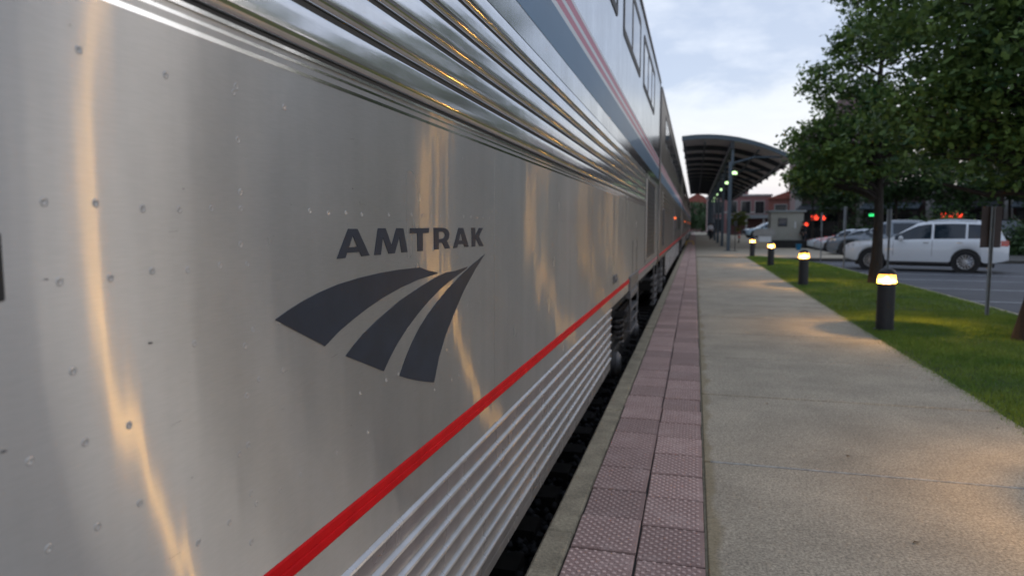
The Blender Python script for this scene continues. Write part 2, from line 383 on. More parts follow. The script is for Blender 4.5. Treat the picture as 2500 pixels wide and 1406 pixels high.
TY0, TP = 3.014-.372*5, .372
for i in range(150):
    for cx in (-.532, -.2225):
        o = link('tactile_paver', tm, plat, loc=(cx + random.uniform(-.004,.004), TY0 + i*TP + (.045 if cx < -.5 else 0) + random.uniform(-.004,.004), .001 + random.uniform(-.0025,.0025)))
        o.rotation_euler = (random.uniform(-.006,.006), random.uniform(-.006,.006), random.uniform(-.008,.008))
far = MB()
for i in range(150, 360):
    for cx in (-.532, -.2225): far.box(cx, cx+.3005, TY0+i*TP, TY0+i*TP+.3635, -.05, .001)
o = far.build('far_tactile_pavers', M['tile'], plat); o['kind'] = 'stuff'
MB().box(.080, .0905, -8, 34, -.03, -.002).build('edging_strip', pm('grit_edging', (.14,.125,.085), .9, 0, .35, 18), plat)
# concrete plaza round the shelter
ap = MB()
for i in range(24):
    for j in range(5):
        x0 = .092 + j*2.6; x1 = x0 + 2.594
        if j < 1 or i >= 0: ap.box(x0, min(x1, 7.2 if j < 3 else 11), 34.35+i*3, 34.345+i*3+2.99, -.14, random.uniform(-.001,.001))
tag(ap.build('plaza', M['apron']), kind='structure')
tag(MB().box(.062, 14, 106.4, 150, -.2, -.001)  .box(-.28, .06, TY0+361*TP, 150, -.2, -.003).build('far_path', M['apron']), kind='structure')

# car park and kerb
tag(MB().box(5.0, 60, -60, 34.3, -.6, -.15).box(11.05, 60, 34.3, 150, -.6, -.151).build('car_park', M['asphalt']), kind='structure')
def lawn_edge(y):  # right edge of the lawn (rounded at its far end)
    return 5.05 + .25*math.sin(y*.13) - (max(0, y-28)/6.2)**2*1.7
kerb = thing('lawn_kerb', None, None); kerb['kind'] = 'structure'
for i in range(28):
    y0 = -20 + i*1.95; y1 = y0 + 1.93
    xa, xb = lawn_edge(y0), lawn_edge(y1)
    m = MB(); m.v = [(xa,y0,-.3),(xa+.14,y0,-.3),(xb+.14,y1,-.3),(xb,y1,-.3),(xa,y0,-.012),(xa+.13,y0,-.012),(xb+.13,y1,-.012),(xb,y1,-.012)]
    m.f = [(0,3,2,1),(4,5,6,7),(0,1,5,4),(1,2,6,5),(2,3,7,6),(3,0,4,7)]
    m.build('kerb_stone', M['apron'], kerb, bevel=.012)
mk = thing('stall_marking', None, None); mk['kind'] = 'structure'
for k, y in enumerate((7.6, 10.6, 13.7, 16.9, 20.1, 23.3, 26.0, 31.6, 34.6, 37.6)):
    m = MB(); x0 = 5.5; x1 = 10.3; sl = -.12
    m.poly([(x0,y,-.146),(x1,y+sl*(x1-x0),-.146),(x1,y+.11+sl*(x1-x0),-.146),(x0,y+.11,-.146)])
    m.build('painted_line', M['line'], mk)

# lawn: slightly crowned sheet with blades
LN = MB(); ny = 64; nx = 10
for j in range(ny+1):
    y = -20 + 54.3*j/ny; xr = max(2.46, lawn_edge(y))
    for i in range(nx+1):
        u = i/nx; LN.v.append((2.40 + (xr-2.40)*u, y, -.012 + .05*math.sin(math.pi*u) + .008*math.sin(y*1.7+i)))
for j in range(ny):
    for i in range(nx):
        a = j*(nx+1)+i; LN.f.append((a, a+1, a+nx+2, a+nx+1))
tag(LN.build('lawn', M['soil'], smooth=180), kind='structure')
def grass_mat():
    m, t, b = base_mat('turf_blades'); l = t.links.new
    geo = N(t, 'ShaderNodeNewGeometry'); n = N(t, 'ShaderNodeTexNoise'); n.inputs['Scale'].default_value = 1.6; n.inputs['Detail'].default_value = 5; l(geo.outputs['Position'], n.inputs['Vector'])
    n2 = N(t, 'ShaderNodeTexNoise'); n2.inputs['Scale'].default_value = 60; l(geo.outputs['Position'], n2.inputs['Vector'])
    ad = N(t, 'ShaderNodeMath', operation='MULTIPLY_ADD'); l(n2.outputs[0], ad.inputs[0]); ad.inputs[1].default_value = .45; l(n.outputs[0], ad.inputs[2])
    rp = N(t, 'ShaderNodeValToRGB'); l(ad.outputs[0], rp.inputs[0])
    rp.color_ramp.elements[0].position = .5; rp.color_ramp.elements[0].color = (.085, .18, .026, 1)
    rp.color_ramp.elements[1].position = .95; rp.color_ramp.elements[1].color = (.26, .34, .05, 1)
    l(rp.outputs[0], b.inputs['Base Color']); b.inputs['Roughness'].default_value = .6; b.inputs['Specular IOR Level'].default_value = .25
    return m
M['grass'] = grass_mat()
def blades(n, y0, y1, h0, h1, w):
    y = np.random.uniform(y0, y1, n); u = np.random.uniform(0, 1, n)
    xr = np.maximum(2.46, 5.05 + .25*np.sin(y*.13) - (np.maximum(0, y-28)/6.2)**2*1.7)
    x = 2.385 + (xr-2.385)*u + np.where(u < .03, -np.random.exponential(.03, n), 0); z = -.012 + .05*np.sin(np.pi*u)
    a = np.random.uniform(0, 2*np.pi, n); h = np.random.uniform(h0, h1, n)
    lx, ly = np.random.normal(0, .45, n)*h, np.random.normal(0, .45, n)*h
    p0 = np.stack([x-np.cos(a)*w, y-np.sin(a)*w, z-.005], 1); p1 = np.stack([x+np.cos(a)*w, y+np.sin(a)*w, z-.005], 1); p2 = np.stack([x+lx, y+ly, z+h], 1)
    return np.stack([p0,p1,p2], 1).reshape(-1, 3)
gv = np.concatenate([blades(130000, 5.2, 13, .025, .05, .0026), blades(90000, 13, 34, .025, .055, .005)])
tag(link('grass', raw_mesh('grass', gv, np.arange(len(gv)), 3, M['grass'])), kind='stuff')
# litter on lawn and a few leaves on the slabs
for x, y, s in ((3.15, 9.6, .03), (3.75, 10.35, .026), (2.86, 9.9, .022), (1.0, 4.75, .02), (.62, 6.0, .018), (1.05, 3.5, .02), (2.25, 5.3, .02), (2.30, 5.0, .022), (2.2, 5.7, .018)):
    lf = MB(); lf.poly([(-s,0,0),(-.3*s,.5*s,.006),(s,.1*s,.003),(.2*s,-.5*s,.008)])
    lf.build('fallen_leaf', pm('dry_leaf', (.30,.26,.17) if s > .02 else (.10,.07,.035), .8, 0, .2, 30), loc=(x, y, .03 if x > 2.4 else .004))
LEAFL = ['pale dry leaf on the lawn, left of three near the bollard', 'pale dry leaf on the lawn, farthest from the path', 'small pale leaf on the lawn, closest to the bollard foot', 'pale leaf scrap on the white joint of the path', 'dark leaf scrap alone on the second slab, near the pavers',
 'leaf scrap nearest the viewer in the middle of the path', 'dark leaf at the right edge of the path, middle of three', 'dark leaf at the right edge of the path, lowest of three', 'dark leaf at the right edge of the path, uppermost of three']
for k, o in enumerate([o for o in COL.objects if o.name.startswith('fallen_leaf')]):
    tag(o, LEAFL[k], 'leaf', 'dry leaves on the lawn' if o.location.x > 2.4 else 'dry leaves on the slabs')
    o.rotation_euler.z = k*1.3

# ------------------------------------------------------------------ train
LOGO = dict(
 A=[[(310,118),(450,118),(635,522),(512,535),(482,468),(290,485),(268,562),(137,575)],[(378,218),(320,400),(448,390)]],
 M=[[(765,108),(880,108),(972,372),(1045,108),(1150,108),(1215,470),(1125,478),(1088,245),(1020,490),(928,497),(838,248),(808,512),(708,518)]],
 T=[[(1253,106),(1545,106),(1540,182),(1447,184),(1450,452),(1370,458),(1362,185),(1250,188)]],
 R=[[(1615,102),(1740,102),(1775,105),(1808,117),(1835,142),(1850,175),(1853,205),(1848,245),(1836,278),(1815,300),(1866,412),(1792,420),(1745,330),(1692,332),(1692,428),(1622,434)],[(1690,165),(1692,275),(1745,268),(1770,255),(1784,232),(1788,208),(1780,185),(1765,170),(1745,163)]],
 A2=[[(1995,102),(2065,102),(2150,390),(2088,394),(2072,348),(1985,352),(1972,405),(1912,412)],[(2025,172),(2000,296),(2055,292)]],
 K=[[(2192,102),(2248,102),(2250,220),(2308,103),(2368,103),(2305,232),(2376,378),(2316,381),(2260,268),(2252,283),(2250,385),(2198,389)]])
BLADES = [
 [(207,822),(300,755),(400,692),(520,627),(660,568),(800,525),(950,489),(1100,463),(1245,448),(1290,466),(1368,483),(1368,491),(1230,535),(1100,595),(980,663),(870,738),(770,815),(665,905),(565,1010)],
 [(713,1080),(770,1003),(840,920),(960,805),(1100,685),(1240,590),(1360,517),(1425,487),(1500,472),(1583,443),(1580,453),(1480,528),(1390,603),(1310,683),(1230,778),(1150,885),(1080,995),(1030,1090),(985,1188)],
 [(1710,353),(1620,425),(1530,510),(1440,605),(1370,690),(1300,785),(1240,880),(1185,990),(1140,1100),(1098,1222),(1160,1241),(1215,1253),(1280,1263),(1345,1270),(1380,1090),(1430,925),(1490,770),(1560,610),(1640,460)]]
_s = Vector((447., 153., 1667.)).normalized()
_Rt = Vector((math.cos(YAW), math.sin(YAW), 0)); _F = Vector((-math.sin(YAW)*math.cos(PITCH), math.cos(YAW)*math.cos(PITCH), -math.sin(PITCH))); _U = _Rt.cross(_F)
def side_point(px, py):
    """survey of the livery: photo reading -> (y, z) on the flat side of the car"""
    r = _Rt*((px-1250)/1667.) - _U*((py-703)/1667.) + _F
    t = XT/r.x; return (r.y*t, 1.5 + r.z*t)
def decal(name, loops, parent, y0):
    bm = bmesh.new()
    pts = [[Vector((0, q[0]-y0, q[1])) for q in lp] for lp in loops]
    tris = tessellate_polygon(pts); flat = [p for lp in pts for p in lp]
    x = XT + .0012
    vs = [bm.verts.new((x, p.y, p.z)) for p in flat]; vb = [bm.verts.new((x-.0015, p.y, p.z)) for p in flat]
    for t in tris:
        try: bm.faces.new([vs[i] for i in t])
        except ValueError: pass
    k = 0
    for lp in pts:
        n = len(lp)
        for i in range(n):
            j = (i+1) % n; bm.faces.new((vs[k+i], vs[k+j], vb[k+j], vb[k+i]))
        k += n
    bmesh.ops.recalc_face_normals(bm, faces=bm.faces)
    me = bpy.data.meshes.new(name); bm.to_mesh(me); bm.free(); me.materials.append(M['decal'])
    return link(name, me, parent)

FLUTE = [(0, -.022), (.011, -.022), (.0118, -.012), (.0125, -.004), (.0140, .0005), (.0165, .0034), (.0195, .0058), (.0225, .0078), (.0260, .0096), (.0290, .0108), (.0302, .0114), (.0312, .0117), (.0322, .0118), (.05, .0104), (.07, .0088), (.088, .0074), (.0905, .0069), (.0925, .0058), (.0945, .0035), (.0958, .000), (.0975, -.008), (.0985, -.012), (.1, -.022)]
def flute_bar(z, hgt, y0, y1, parent, mat, name='flute', prof=FLUTE, smooth=24):
    sc = hgt/.1
    pts = [(XT + d*sc, z + a*sc) for a, d in prof]
    pts = [(XT - .03, z)] + pts + [(XT - .03, z + hgt)]
    m = MB().extr(pts, y0, y1)
    return m.build(name, mat, parent, smooth=smooth)
SKF = [(0, -.002), (.10, .0), (.58, .0005), (.64, .002), (.70, .0085), (.76, .0122), (.83, .0130), (.90, .0105), (.95, .002), (1., -.002)]
def window(parent, y0, y1, z0, z1, mull=(), r=.07, depth=.006):
    """rubber-framed window with its pane and mullions"""
    def rr(a, b, c, d, q, n=5):
        p = []
        for (cx, cz, s) in ((b-q, c+q, -90), (b-q, d-q, 0), (a+q, d-q, 90), (a+q, c+q, 180)):
            for k in range(n+1):
                t = R(s + 90*k/n); p.append((cx + q*math.cos(t), cz + q*math.sin(t)))
        return p
    o_, i_ = rr(y0, y1, z0, z1, r), rr(y0+.085, y1-.085, z0+.085, z1-.085, max(.01, r-.03))
    m = MB(); n = len(o_)
    for x, lp in ((XT-.004, o_), (XT+depth, o_), (XT+depth, i_), (XT-.004, i_)): m.v += [(x, a, b) for a, b in lp]
    for q in range(3):
        for k in range(n):
            j = (k+1) % n; m.f.append((q*n+k, q*n+j, (q+1)*n+j, (q+1)*n+k))
    fr = m.build('window', M['black'], parent, smooth=30)
    p = MB(); p.poly([(XT+.0015, a, b) for a, b in i_]); p.build('pane', M['glass'], fr)
    for my in mull: MB().box(XT, XT+depth-.001, my-.055, my+.055, z0+.05, z1-.05).build('mullion', M['black'], fr)
    return fr
def louvre(parent, y0, y1, z0, z1, n):
    m = MB().box(XT-.004, XT+.002, y0, y1, z0, z1); v = m.build('vent', M['black'], parent)
    MB().box(XT-.002, XT+.012, y0-.03, y0, z0-.03, z1+.03).box(XT-.002, XT+.012, y1, y1+.03, z0-.03, z1+.03).box(XT-.002, XT+.012, y0, y1, z0-.03, z0).box(XT-.002, XT+.012, y0, y1, z1, z1+.03).build('vent_frame', M['steel_far'], v)
    p = (z1-z0)/n
    me = MB().extr([(XT+.003, 0), (XT+.007, -p*.10), (XT+.009, -p*.09), (XT+.005, p*.06)], y0+.002, y1-.002).mesh('slat', pm('slat_dark_steel', (.055,.055,.055), .5, .6, .2, 20))
    for k in range(n): link('slat', me, v, loc=(0, 0, z0 + (k+.6)*p))
def truck(parent, yc):
    t = MB().box(-2.0, -.96, yc-1.7, yc+1.7, -.15, .12).box(-1.05, -.90, yc-1.6, yc+1.6, -.22, .02).box(-1.02, -.88, yc-.35, yc+.35, -.1, .3).build('truck', M['under'], parent, bevel=.02)
    for dy_ in (-1.3, 1.3):
        MB().lathe([(.0,-.07),(.46,-.07),(.48,-.05),(.46,.05),(.40,.06),(.36,.02),(.16,.03),(.14,.10),(.0,.11)], 28, (-1.50, yc+dy_, .08), 'x').build('wheel', M['iron'], t, smooth=30)
        MB().lathe([(.0,0),(.13,0),(.14,.05),(.10,.09),(0,.10)], 16, (-.90, yc+dy_, -.12), 'x').build('axle_box', M['iron'], t, smooth=30)
    for dy_ in (-.55, .55):
        c = MB()
        hel = [(-.93+.07*math.cos(a*.8), yc+dy_+.07*math.sin(a*.8), -.05+a*.009) for a in range(40)]
        c.tube(hel, .014, 5).build('coil_spring', M['iron'], t)
def stirrup(parent, y0, y1, zt, zb, rungs):
    m = MB()
    for y in (y0, y1): m.tube([(XT+.012, y, zt), (XT+.016, y, zt-.2), (XT+.004, (y*.75 + (y0+y1)*.125), zb)], .016, 6)
    b = m.build('stirrup', M['iron'], parent)
    for k in range(rungs):
        z = zb + .03 + (zt-.3-zb)*k/max(1, rungs-1)
        MB().box(XT-.05, XT+.03, min(y0,y1)+.02, max(y0,y1)-.02, z, z+.02).build('rung', M['iron'], b)
def make_railcar(y0, ln, label, first=False):
    t = thing('passenger_car', label, 'train', (0, y0, 0), group='rail cars of the train')
    steel = M['panel'] if first else M['steel_far']
    up = M['upper'] if first else M['steel_far']
    # structural core and roof
    rp = []
    for k in range(13):
        a = math.pi*k/12; rp.append((-2.325 + 1.545*math.cos(a)*1.0, 4.42 + .42*math.sin(a)**.8))
    MB().extr([(-3.86, .70), (-.803, .70), (-.803, 4.4)] + [(-3.86, 4.4)], .1, ln-.1).build('body_shell', M['under'], t)
    MB().extr([(-.78,4.4)] + rp + [(-3.87,4.4)], .02, ln-.02).build('roof', M['roofgrey'], t, smooth=40)
    MB().box(-.82, XT+.016, .0, ln, 4.503, 4.54).build('gutter', M['roofgrey'], t)
    MB().box(-3.2, -1.25, 1, ln-1, .1, .70).build('underframe', M['under'], t)
    # side sheet
    vents = (26.4-15.4+11.4 if False else None)
    seams = first and [-0.72-y0+0, 2.629-y0, 5.3-y0, 8.96-y0, 11.30-y0] or [ln*.08, ln*.28, ln*.5, ln*.72, ln*.92]
    ys = [0] + [s for s in seams] + [ln]
    for a, b_ in zip(ys[:-1], ys[1:]):
        MB().box(-.80, XT, a+.0012, b_-.0012, .840, 1.842).build('side_panel', steel, t)
    MB().box(-.80, XT-.001, 0, ln, .690, .788).build('belt_sheet', steel, t)
    sk0 = 4.0; sk1 = (6.67-y0) if first else ln-5.2
    zt, zb = 1.842, .19
    fy1 = (11.05-y0) if first else ln-1.5
    fy0 = 0 if first else 1.5
    if first:
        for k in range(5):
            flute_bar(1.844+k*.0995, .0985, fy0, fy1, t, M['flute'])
            MB().box(-.80, XT-.006, fy0+.001, fy1-.001, 1.8405+k*.0995, 1.8548+k*.0995).build('groove_shadow', M['groove_shade'], t)  # dark strip added under each flute to paint in the shade there
        MB().box(-.80, XT-.0235, fy0, fy1, 1.842, 2.3445).build('flute_backing', M['groove_shade'], t)
        MB().box(-.80, XT-.002, fy1, ln, 1.842, 2.3415).build('end_sheet', steel, t)
    else:
        for k in range(5): flute_bar(1.844+k*.0995, .0985, fy0, fy1, t, M['steel_far'])
        MB().box(-.80, XT-.0235, fy0, fy1, 1.842, 2.3445).build('flute_backing', M['groove_shade'], t)
        MB().box(-.80, XT-.002, fy1, ln, 1.842, 2.3415).box(-.80, XT-.002, 0, fy0, 1.842, 2.3415).build('end_sheet', steel, t)
    MB().box(-.80, XT-.001, 0, ln, 2.345, 4.50).build('upper_sheet', up, t)
    # stripes
    MB().extr([(XT-.01,.7885),(XT+.001,.7885),(XT+.004,.793),(XT+.004,.811),(XT+.0005,.8135),(XT+.0005,.8155),(XT+.004,.818),(XT+.004,.8355),(XT+.001,.8395),(XT-.01,.8395)], .3, (8.5-y0) if first else ln-.4).build('red_stripe', M['red'], t)
    if first: MB().box(XT-.01, XT+.002, 9.9-y0, ln-.05, .792, .836).build('red_stripe', M['redband'], t)
    MB().box(XT-.01, XT+.0008, .0, ln, 2.475, 2.702).build('blue_band', M['blue'], t)
    for z0, z1, mm in ((2.702,2.740,'white'),(2.740,2.791,'redband'),(2.791,2.826,'white'),(2.826,2.884,'redband'),(2.884,2.91,'white')):
        MB().box(XT-.01, XT+.0008, .0, ln, z0, z1).build('red_band' if mm == 'redband' else 'white_band', M[mm], t)
    # lower fluted skirt
    h = .0805
    MB().box(-.80, XT-.003, sk0, sk1, .082, .1255).build('skirt_flange', M['skirt'], t)
    for k in range(7):
        z = .126 + k*h
        pts = [(XT-.03, z)] + [(XT-.002+d*1.0, z+a*h) for a, d in SKF] + [(XT-.03, z+h)]
        MB().extr(pts, sk0, sk1).build('skirt_rib', M['skirt'], t, smooth=28)
    truck(t, (9.3-y0) if first else ln-3.4); truck(t, 3.4)
    # end: vent, wall, diaphragm
    if first:
        louvre(t, 11.45-y0, 13.85-y0, .97, 2.23, 17)
        for yy in (8.97, 9.60): MB().box(XT-.002, XT+.0035, yy-y0, yy-y0+.018, .88, 1.30).build('panel_gap', M['black'], t)
        MB().box(XT-.002, XT+.006, 11.18-y0, 11.2-y0, .88, 2.345).build('panel_gap', M['black'], t)
        MB().box(XT-.002, XT+.03, 6.85-y0, 7.0-y0, .93, .965).box(XT-.002, XT+.014, 6.82-y0, 7.08-y0, .92, 1.0).build('latch', M['iron'], t, bevel=.006)
        b = MB().box(XT-.05, XT+.03, 8.5-y0, 9.6-y0, .59, .67).box(XT-.03, XT+.016, 8.52-y0, 9.85-y0, .67, .87).build('step_bracket', M['iron'], t, bevel=.01)
        for q in range(6): MB().box(XT+.015, XT+.024, 8.62-y0+q*.2, 8.68-y0+q*.2, .73, .87).build('bracket_lug', M['steel_far'], b)
        stirrup(t, 8.55-y0, 9.65-y0, .70, .13, 3)
        stirrup(t, 13.6-y0, 14.7-y0, .72, -.10, 5)
        # windows of the upper floor
        for a, b_, mu in ((4.05,6.88,(5.0,5.95)), (7.46,9.72,(8.5,)), (10.34,13.02,(11.3,12.2)), (.4,3.3,(1.4,2.4)), (-3.2,-.4,(-2.2,-1.2))):
            window(t, a-y0, b_-y0, 3.50, 4.26, [q-y0 for q in mu])
        MB().box(XT-.004, XT+.0025, .25-y0, .6115-y0, 1.412, 1.492).build('handle_recess', M['black'], t, bevel=.0025)
        # livery
        for nm, key in (('letter','A'),('letter','M'),('letter','T'),('letter','R'),('letter','A2'),('letter','K')):
            lps = [[side_point(800+q[0]/6.25, 540+q[1]/6.25) for q in lp] for lp in LOGO[key]]
            decal(nm, lps, t, y0)
        for bl in BLADES:
            decal('logo_blade', [[side_point(600+q[0]/2.9292, 500+q[1]/2.9292) for q in bl]], t, y0)
        # two welded seams under the flutes
        MB().box(XT-.002, XT+.0005, -8-y0, 11-y0, 1.800, 1.808).box(XT-.002, XT+.0005, -8-y0, 11-y0, 1.820, 1.826).build('weld_seam', M['upper'], t)
        MB().box(XT-.002, XT+.0035, 0, fy1, 1.8365, 1.8435).build('groove_lip', M['flute'], t)
        # rivet heads
        rv = MB()
        def rivet(y, z, r=.0046):
            rv.lathe([(r*1.35,0),(r*1.1,.0007),(r*.85,.00075),(r*.6,.0002),(0,.0001)], 10, (0,0,0), 'x')
            k = 5*10
            rv.v[-k:] = [(XT+p[0], y-y0+p[1], z+p[2]) for p in rv.v[-k:]]
        rng = random.Random(3)
        for row, z in enumerate((1.725, 1.527, 1.430, 1.310, 1.215, 1.094, .985)):
            for i in range(-12, 110):
                y = .735 + .0755*i + (.012*(row) if row < 6 else .1) + rng.uniform(-.004,.004)
                if y > 8.3: continue
                if row == 0 and i % 2: continue
                if rng.random() < (.2 if row == 1 else .38 if y < 1.25 else .72): continue
                rivet(y, z + rng.uniform(-.003,.003))
        for yc in (1.047, 2.60, 2.655, 5.27, 5.33):
            for k in range(10):
                if rng.random() < .1: continue
                rivet(yc + rng.uniform(-.003,.003), .92 + k*.091, .0052)
        o = rv.build('rivets', M['panel'], t, smooth=80); o['kind'] = 'stuff'
        sc = MB()
        for i in range(90):
            y = .4 + 4.0*rng.random()**1.3; z = rng.uniform(.95, 1.8); l_ = rng.choice((.004,.006,.02,.035))*rng.uniform(.5,1.2); w_ = .0006 if l_ > .01 else l_*.45
            tl = rng.uniform(-.12,.12)*l_
            sc.poly([(XT+.0009, y-y0-l_/2, z-w_/2), (XT+.0009, y-y0+l_/2, z-w_/2+tl), (XT+.0009, y-y0+l_*.45, z+w_/2+tl), (XT+.0009, y-y0-l_*.45, z+w_/2)])
        o = sc.build('scuff_marks', M['scuff'], t, fix=False); o['kind'] = 'stuff'
    else:
        y = 2.2
        while y < ln-3.4:
            window(t, y, y+2.5, 3.50, 4.26, (y+.85, y+1.7)); y += 3.05
        for yy in (12.2, 17.2, 20.4):
            window(t, yy, yy+1.5, 1.25, 1.95, ())
        dr = MB().box(XT-.002, XT+.010, 10.3, 11.3, .88, 2.30).build('door', M['steel_far'], t, bevel=.01)
        MB().box(XT, XT+.013, 10.5, 11.1, 1.35, 2.1).build('pane', M['glass'], dr)
        MB().lathe([(.045,0),(.045,.03),(.02,.05),(0,.055)], 12, (XT, 11.9, 1.78), 'x').build('marker_light', emit('orange_marker', (1,.16,.03), 1.2), t)
        stirrup(t, .6, 1.5, .72, -.10, 5)
        for yy in (1.55, 1.9): MB().box(XT, XT+.03, yy, yy+.03, 1.0, 1.9).build('grab_bar', M['iron'], t)
    # end wall, corner post, black diaphragm in the gap
    MB().box(-3.8, -.95, ln, ln+.28, .75, 4.3).build('diaphragm', M['black'], t)
    MB().box(-.82, XT+.008, ln-.06, ln, .69, 4.50).box(-.82, XT+.008, 0, .06, .69, 4.50).build('corner_post', M['steel_far'] if not first else M['black'], t)
    return t
c1 = make_railcar(-9.6, 24.8, 'nearest silver double-deck rail car carrying the big navy logo and red stripe', True)
c2 = make_railcar(15.75, 25.6, 'second silver rail car, coupled just beyond the louvred end of the logo car')
LB = ['third rail car, its side running past the near end of the canopy', 'fourth rail car, standing wholly beside the dark canopy', 'farthest rail car, where the train vanishes beyond the canopy']
for k in range(3):
    c = copy_tree(c2); c.location.y = 15.75 + (k+1)*26.25; c['label'] = LB[k]

# ------------------------------------------------------------------ trees
def leaf_cloud(centres, n_per, sig, size, flat=.6):
    n = len(centres)*n_per
    c = np.repeat(np.asarray(centres), n_per, 0) + np.random.normal(0, 1, (n,3))*np.array([sig, sig, sig*flat])
    nrm = np.random.normal(0, 1, (n,3)); nrm[:,2] = np.abs(nrm[:,2])*1.3 + .25; nrm /= np.linalg.norm(nrm, axis=1)[:,None]
    a = np.random.normal(0, 1, (n,3)); a -= nrm*(a*nrm).sum(1)[:,None]; a /= np.linalg.norm(a, axis=1)[:,None]
    b = np.cross(nrm, a); s = (size*np.random.uniform(.55, 1.25, n))[:,None]
    # lobed leaf outline folded along the midrib: 7 points, 2 quads + 1 tri
    P = [(-.5,0,0), (-.12,.30,.06), (.02,.16,.03), (.26,.27,.06), (.52,0,-.05), (.26,-.27,.06), (.02,-.16,.03), (-.12,-.30,.06)]
    V = np.stack([c + s*(a*p[0] + b*p[1] + nrm*p[2]) for p in P], 1).reshape(-1, 3)
    idx = np.array([(0,6,7),(0,1,2),(0,2,6),(2,3,4),(2,4,6),(4,5,6)]).ravel()
    F = (np.arange(n)*8)[:,None] + idx[None,:]
    return V, F.ravel()
def leaf_mat(name, dark, light, hue=(.30,.26,.05)):
    m, t, b = base_mat(name); l = t.links.new
    geo = N(t, 'ShaderNodeNewGeometry'); n = N(t, 'ShaderNodeTexNoise'); n.inputs['Scale'].default_value = 1.7; n.inputs['Detail'].default_value = 3; l(geo.outputs['Position'], n.inputs['Vector'])
    ad = N(t, 'ShaderNodeMath', operation='MULTIPLY_ADD'); l(geo.outputs['Random Per Island'], ad.inputs[0]); ad.inputs[1].default_value = .5; l(n.outputs[0], ad.inputs[2])
    rp = N(t, 'ShaderNodeValToRGB'); l(ad.outputs[0], rp.inputs[0])
    rp.color_ramp.elements[0].position = .45; rp.color_ramp.elements[0].color = (*dark, 1)
    rp.color_ramp.elements[1].position = 1.05; rp.color_ramp.elements[1].color = (*light, 1)
    l(rp.outputs[0], b.inputs['Base Color']); b.inputs['Roughness'].default_value = .5; b.inputs['Specular IOR Level'].default_value = .35
    b.inputs['Subsurface Weight'].default_value = 0
    tr = N(t, 'ShaderNodeBsdfTranslucent'); l(rp.outputs[0], tr.inputs[0]); ms = N(t, 'ShaderNodeMixShader'); ms.inputs[0].default_value = .25
    o = t.nodes['Material Output']; l(b.outputs[0], ms.inputs[1]); l(tr.outputs[0], ms.inputs[2]); l(ms.outputs[0], o.inputs[0])
    return m
M['leaf'] = leaf_mat('oak_leaves', (.026, .072, .023), (.165, .245, .058))
M['leaf_far'] = leaf_mat('far_leaves', (.020, .050, .018), (.06, .105, .035))
M['leaf_yel'] = leaf_mat('yellowish_leaves', (.07, .10, .015), (.17, .20, .03))
M['bark'] = pm('rough_bark', (.034, .027, .022), .9, 0, .4, 14, bump=.02, bscale=40, stretch=(1,1,.3))
def tree(label, base, lobes, nclump, nleaf, sig, size, trunk_r, bend=(0,0), mat='leaf', limbs=26, cat='tree', group=None, name='tree', top=None):
    t = thing(name, label, cat, base, group=group)
    B = np.array(base)
    cs = []
    for (cx, cy, cz, rx, ry, rz, wt) in lobes:
        k = int(nclump*wt)
        d = np.random.normal(0, 1, (k,3)); d /= np.linalg.norm(d, axis=1)[:,None]
        r = np.random.uniform(.2, 1.0, k)**.5 + np.random.exponential(.10, k); r *= 1 + .18*np.sin(d[:,0]*5+cz)*np.cos(d[:,2]*4+cx)
        cs.append(np.array([cx,cy,cz]) + d*r[:,None]*np.array([rx,ry,rz]))
    cs = np.concatenate(cs) - B
    V, F = leaf_cloud(cs, nleaf, sig, size)
    link('crown', raw_mesh('crown', V, F, 3, M[mat]), t)
    zt = top if top else cs[:,2].max()*.8
    tk = MB(); pts = []; rad = []
    for k in range(9):
        u = k/8; pts.append((bend[0]*math.sin(u*2.2) + .05*math.sin(u*7), bend[1]*u + .04*math.cos(u*6), -.05 + zt*u)); rad.append(trunk_r*(1.35 if k == 0 else 1.06 if k == 1 else 1)*(1-.75*u))
    tk.tube(pts, rad, 12).build('trunk', M['bark'], t, smooth=80)
    br = MB(); rg = random.Random(int(abs(B[0]*100+B[1]*10)))
    for i in range(min(limbs, len(cs))):
        c = Vector(cs[rg.randrange(len(cs))]); u = min(.95, max(.25, (c.z - .25*c.xy.length)/zt))
        k = u*8; i0 = int(min(7, k)); fr = k-i0; p = Vector(pts[i0]).lerp(Vector(pts[i0+1]), fr)
        mid = p.lerp(c, .5) + Vector((rg.uniform(-.15,.15), rg.uniform(-.15,.15), .12))
        r0 = trunk_r*(.45 - .25*u); br.tube([p, p.lerp(mid,.5)+Vector((0,0,.05)), mid, c], [r0, r0*.75, r0*.5, r0*.15], 6, caps=False)
    br.build('branches', M['bark'], t, smooth=80)
    return t
G1 = 'oaks standing on the lawn'
tree('small oak on the lawn right behind the nearest visible bollard, trunk dark and leaning', (4.43, 19.0, .0),
     [(2.85,18.8,2.75,.55,.9,.42,.05), (3.05,19.2,3.5,.75,1.2,.5,.08), (2.85,19,5.05,.42,.6,.38,.022), (2.75,19,3.7,.36,.5,.30,.016), (3.6,19.2,4.5,.75,1.3,.95,.12), (3.85,19,5.9,.55,1.1,.62,.09), (4.0,19.2,3.3,1.0,1.5,.85,.14), (5.6,19.3,4.2,1.7,1.8,1.7,.26), (5.0,19,6.4,.9,1.2,.6,.10), (3.9,19,7.25,.5,.7,.42,.04), (4.6,19.3,8.0,.7,.8,.5,.05)],
     480, 46, .15, .132, .135, (-.05, .1), limbs=110, group=None)
